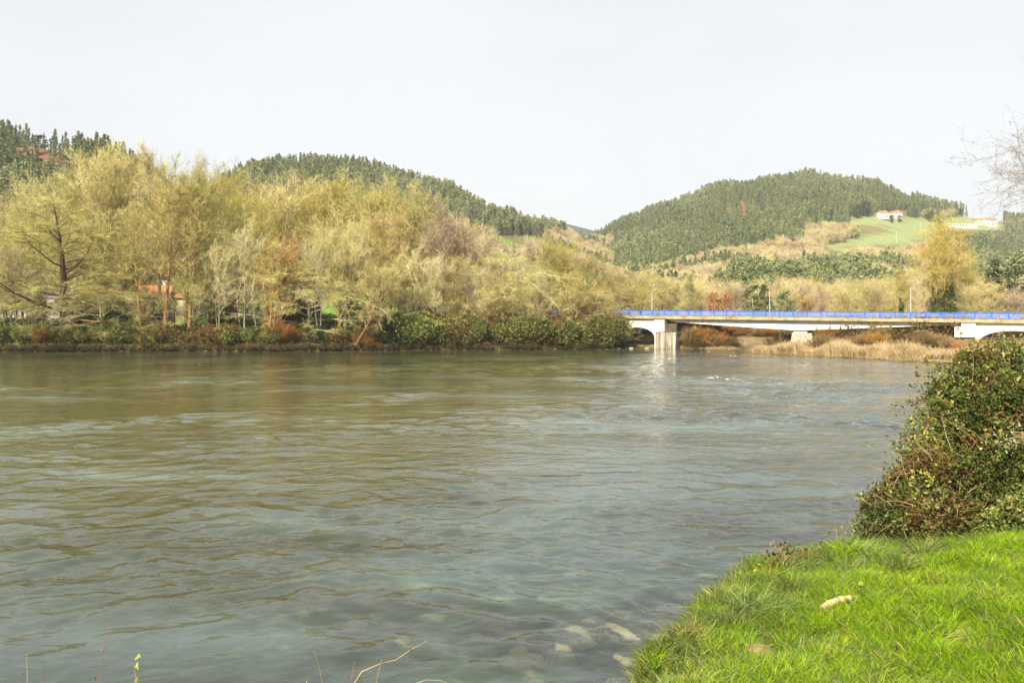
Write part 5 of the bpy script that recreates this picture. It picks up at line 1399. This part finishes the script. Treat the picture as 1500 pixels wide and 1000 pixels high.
e = link('bent_twig', None, None, pts[0], 'thin arched twig at the very bottom right of the bent one', 'twig')
m = MB(); m.tube(pts - pts[0], np.linspace(.005, .002, len(pts)), 5, 0, .55); link('stem', m.mesh('stem', [MATS['stem_straw']], True), e)

def weed_at(px, py, H, n, label, seed, **kw):
    p = ground_at(px, py)
    X, Y = p[0], p[1]
    weed('dry_weed', px, py, Y, H, n, label, seed=seed, **kw)
weed_at(1146, 838, .55, 14, 'brown dock weeds with pale seed stalks at the water edge', 31, leaf='undergrowth', nl=90, lsz=.07)
weed_at(1125, 846, .35, 10, 'reddish weeds left of the dock weeds', 32, stem='stem_red', leaf='bramble_brown', nl=70, lsz=.06, spread=.5)
weed_at(1175, 826, .32, 10, 'brown leafy weeds right of the dock weeds', 33, leaf='undergrowth', nl=80, lsz=.06, spread=.5)
weed_at(1215, 818, .3, 9, 'dead leafy weeds on the edge before the bramble thicket', 34, leaf='undergrowth', nl=60, lsz=.06, spread=.5)
weed_at(1238, 812, .75, 9, 'bare red bramble canes over the water left of the thicket', 35, stem='stem_red', leaf='bramble_brown', nl=20, lsz=.05, spread=.5, lean=(-.35, 0))
weed_at(1075, 868, .5, 6, 'pale straw stalks on the bank edge above the shaggy tussock', 36, spread=.2)
weed_at(1010, 985, .4, 6, 'yellow and orange grass blades at the bottom edge of the bank', 37, stem='grass_dry', leaf='leaf_lime', nl=8, lsz=.05, spread=.6)
# weeds trailing in the water at the bank edge
weed('water_weed', 1050, 830, 15.5, .35, 26, 'straw-coloured weed trailing in the water off the bank edge', spread=1.6, seed=41, leaf='grass_dry', nl=160, lsz=.06)
weed('water_weed', 1078, 838, 14.6, .35, 26, 'pale green weed in the water beside the bank edge', spread=1.5, seed=42, leaf='grass_rough', nl=160, lsz=.06)

# stones
def stone_mesh(name, seed, mat):
    rng = np.random.default_rng(seed)
    import bmesh
    bm = bmesh.new(); bmesh.ops.create_icosphere(bm, subdivisions=3, radius=1)
    for v in bm.verts:
        c = v.co; nn = float(fbm(np.array([c.x * 1.3 + seed * 3 + 20]), np.array([c.y * 1.3 + c.z * 1.7 + 20]), seed)[0])
        v.co = c * (.72 + .6 * nn)
    me = bpy.data.meshes.new(name); bm.to_mesh(me); bm.free()
    me.materials.append(mat); me.polygons.foreach_set('use_smooth', np.full(len(me.polygons), True)); return me
solid_mat('stone_tan', (.52, .34, .16), (.72, .54, .30), 3, .85, .4)
solid_mat('stone_grey', (.34, .27, .17), (.52, .44, .31), 3, .85, .4)
solid_mat('stone_moss', (.11, .12, .025), (.26, .19, .08), 3, .9, .5)
solid_mat('stone_pale', (.58, .55, .50), (.74, .72, .68), 3, .85, .4)
solid_mat('algae', (.22, .28, .10), (.34, .38, .16), 3, .9)
SM = {k_: [stone_mesh('stone', 10 + i, MATS['stone_' + k_]) for i in range(3)] for k_ in ('tan', 'grey', 'pale', 'moss')}
def bed_at(px, py):
    Ys = np.linspace(8, 60, 2500); Xs = (px - 750) / FPX * Ys; zz = terrain(Xs, Ys); _, q = to_px(Xs, Ys, zz)
    i = np.argmax(q < py); return np.array([Xs[i], Ys[i], zz[i]])
for px, py, w, kd, lab in [(920, 940, 44, 'grey', 'largest brown boulder under the water near the bank'), (965, 935, 40, 'grey', 'brown boulder under the water against the bank'), (848, 945, 36, 'grey', 'dim brown stone under water left of the largest boulder'), (903, 906, 12, 'tan', 'small orange stone under water above the largest boulder'),
                           (697, 936, 12, 'tan', 'left one of two small orange stones under water'), (716, 940, 10, 'tan', 'right one of two small orange stones under water'), (760, 958, 15, 'tan', 'orange-brown stone under water below the two small orange ones'), (768, 978, 30, 'tan', 'long tan stone under water at the bottom centre'),
                           (925, 968, 26, 'grey', 'stone under water below the largest boulder'), (905, 968, 9, 'moss', 'little greenish stone beside the stone below the largest boulder'), (520, 922, 18, 'tan', 'pale tan stone under water left of centre'), (405, 915, 22, 'tan', 'pale stone under water above the hooked stems'), (590, 941, 13, 'tan', 'reddish stone under water above the bent twig'),
                           (545, 890, 24, 'grey', 'faint flat stone under water at centre-left'), (870, 920, 20, 'grey', 'stone under water above left of the largest boulder'), (985, 905, 26, 'grey', 'flat stone under water just off the bank'), (640, 960, 24, 'grey', 'dim stone under water right of the bent twig'), (820, 975, 26, 'grey', 'dim stone under water at the bottom right of centre'), (460, 890, 30, 'grey', 'broad dim stone under water far left of centre'), (1010, 880, 20, 'grey', 'stone under water close to the shaggy tussocks')]:
    p = bed_at(px, py); r = w * p[1] / FPX
    o = link('stone', SM[kd][rnd.randrange(3)], None, (p[0], p[1], min(p[2] + r * .12, -.07 - r * .5)), lab, 'stone', 'stones under the water near the bank', rz=rnd.uniform(0, 6.28), scale=(r * 1.15, r * .95, r * .55))
for px, py, w, lab in [(1081, 500.5, 5.5, 'white boulder on the far shore under the bridge'), (1118, 503, 4, 'pale stone right of the white boulder under the bridge'), (1128, 503, 3, 'smaller pale stone beside the other under the bridge')]:
    Y = 172; p = P(px, py + 2, Y); r = w * Y / FPX
    link('boulder', SM['pale'][rnd.randrange(3)], None, p, lab, 'boulder', rz=rnd.uniform(0, 6), scale=(r, r, r * .7))
p = ground_at(1115, 962)
link('stone', SM['moss'][0], None, p + np.array([0, 0, .0]), 'mossy yellowish stone sunk in the grass at the bank edge', 'stone', rz=.4, scale=(.17, .2, .13))
for q, (px, py, lab) in enumerate([(925, 511, 'brownish stone at the foot of the left arch'), (905, 510.5, 'small brownish stone left of the left arch'), (948, 511, 'small stone at the waterline under the left arch')]):
    p = P(px, py, 140); link('stone', SM['grey'][q], None, (p[0], p[1], .02), lab, 'stone', scale=(.4, .3, .12))
# pale weathered log in the grass
pa, pb = ground_at(1200, 898), ground_at(1262, 882)
e = link('log', None, None, pa + np.array([0, 0, .045]), 'pale weathered piece of driftwood lying in the grass', 'driftwood')
m = MB(); dv = pb - pa; ln = np.linspace(0, 1, 9)[:, None]
m.tube(dv * ln + np.array([0, 0, .05]) * np.sin(ln * 3.1), np.array([.02, .04, .052, .041, .05, .038, .042, .028, .010]), 8, 0, .5, True)
link('trunk', m.mesh('trunk', [MATS['stem_straw']], True), e)
p = ground_at(1258, 866)
m = MB(); leaves(m, rngc, np.array([[0, 0, .12], [.02, 0, .12]]), .11, 0, .7); link('fallen_leaf', m.mesh('fallen_leaf', [MATS['leaf_lime']]), None, p, 'yellow fallen leaf lying in the grass', 'leaf')

# ------------------------------------------------------------------ the bare tree whose branches reach in at the top right
T['overhang'] = make_tree('overhang', 91, 13.5, .2, n1=64, len1=.44, ang1=(.7, 1.4), up1=.0, clear=.45, n2=8, n3=4, ntwig=26000, twigL=(.2, .6), tw=.010, sub=2, buds=30000, budsize=.065, br=.006, droop=.1, twig='twig_grey', bark='twig_grey', bud='twig_grey', wob=.05)
X = 23.4; Y = 32.0
place('overhanging_tree', T['overhang'], X, Y, 9.8, 1.0, 'bare tree at the right edge whose fine branches reach into the sky', 'tree', z=tz(X, Y))

# ------------------------------------------------------------------ broken white water
solid_mat('foam', (.80, .82, .83), (.88, .89, .90), 6, .5)
rngf = np.random.default_rng(3); m = MB()
def foam(px, py, w, n):
    Y = CAMZ * FPX / (py - HOR); c0 = P(px, py, Y)
    for q in range(n):
        c = c0 + np.array([rngf.normal() * w * Y / FPX * .5, rngf.normal() * .9, 0]); c[2] = .015
        rx_, ry_ = rngf.uniform(.05, .3), rngf.uniform(.02, .06)
        a = np.arange(7) * 2 * math.pi / 7; rr = rngf.uniform(.6, 1.2, 7)
        ring = np.stack([c[0] + np.cos(a) * rx_ * rr, c[1] + np.sin(a) * ry_ * rr, np.full(7, -.01)], -1)
        V = np.concatenate([ring, [[c[0], c[1], rngf.uniform(-.004, .012)]]])
        m.add(V, [[i_, (i_ + 1) % 7, 7] for i_ in range(7)])
foam(1055, 553, 16, 26)
for a in [(1000, 519, 22, 12), (1075, 521, 30, 14), (1040, 515, 60, 20), (985, 525, 18, 8), (930, 511, 30, 8), (1095, 512, 20, 8), (1050, 511, 40, 12)]: foam(*a)
link('white_water', m.mesh('white_water', [MATS['foam']]), kind='stuff', label='patches of broken white water below the bridge', cat='foam')

# ------------------------------------------------------------------ thin haze in the valley air
hz, nt, nd, lk = new_mat('haze')
pv = nd.new('ShaderNodeVolumePrincipled'); pv.inputs['Color'].default_value = (.90, .95, 1, 1); pv.inputs['Density'].default_value = .00015
pv.inputs['Anisotropy'].default_value = 0.0
out = nd.new('ShaderNodeOutputMaterial'); lk.new(pv.outputs[0], out.inputs['Volume'])
m = MB(); m.box((0, 1040, 105), (1800, 1460, 137)); link('haze', m.mesh('haze', [hz]), kind='stuff')

# ------------------------------------------------------------------ labels: tell apart look-alikes by their order along the bank
ORD = ['leftmost', 'second', 'third', 'fourth', 'fifth', 'sixth', 'seventh', 'eighth', 'ninth', 'tenth', 'eleventh', 'twelfth']
MARKS = [(-60, 20, 'near the white building'), (20, 75, 'left of the tiered tree'), (75, 125, 'behind the tiered tree'), (125, 185, 'below the tallest tan tree'), (185, 255, 'by the slender pale tree'), (255, 325, 'by the yellow trees'), (325, 380, 'by the short pale trunk'),
         (380, 430, 'by the orange stems'), (430, 500, 'left of the leaning trunk'), (500, 560, 'at the leaning trunk'), (560, 620, 'right of the leaning trunk'), (620, 700, 'at the left of the bramble bank'), (700, 780, 'near the forked tree'), (780, 850, 'right of the forked tree'), (850, 925, 'near the left bridge end'),
         (925, 985, 'behind the left arch'), (985, 1060, 'near the rust-coloured tree'), (1060, 1150, 'near the middle lamp'), (1150, 1230, 'near the middle pier'), (1230, 1310, 'left of the right lamp'), (1310, 1370, 'near the right lamp'), (1370, 1430, 'near the ivy trees'), (1430, 1520, 'above the right arch')]
byl = {}
for o in COL.objects:
    if o.parent is None and 'label' in o and o.get('group'):
        byl.setdefault(o['label'], []).append(o)
def opx(o): return 750 + FPX * o.location.x / max(o.location.y, 1)
for lab, objs in byl.items():
    if len(objs) < 2 or len(objs) > 90: continue
    sub = {}
    for o in objs:
        mk = next((m_ for a, b, m_ in MARKS if a <= opx(o) < b), None)
        sub.setdefault(mk, []).append(o)
    for mk, os_ in sub.items():
        os_.sort(key=opx)
        for i, o in enumerate(os_):
            w = [lab] + ([mk] if mk else [])
            if len(os_) > 1 and len(os_) <= len(ORD): w.append(ORD[i] + ('' if i == 0 else ' from left'))
            full = ', '.join(w)
            if len(full.replace(',', '').split()) <= 16: o['label'] = full
            elif mk: o['label'] = ' '.join((', '.join([lab, mk])).split()[:16])
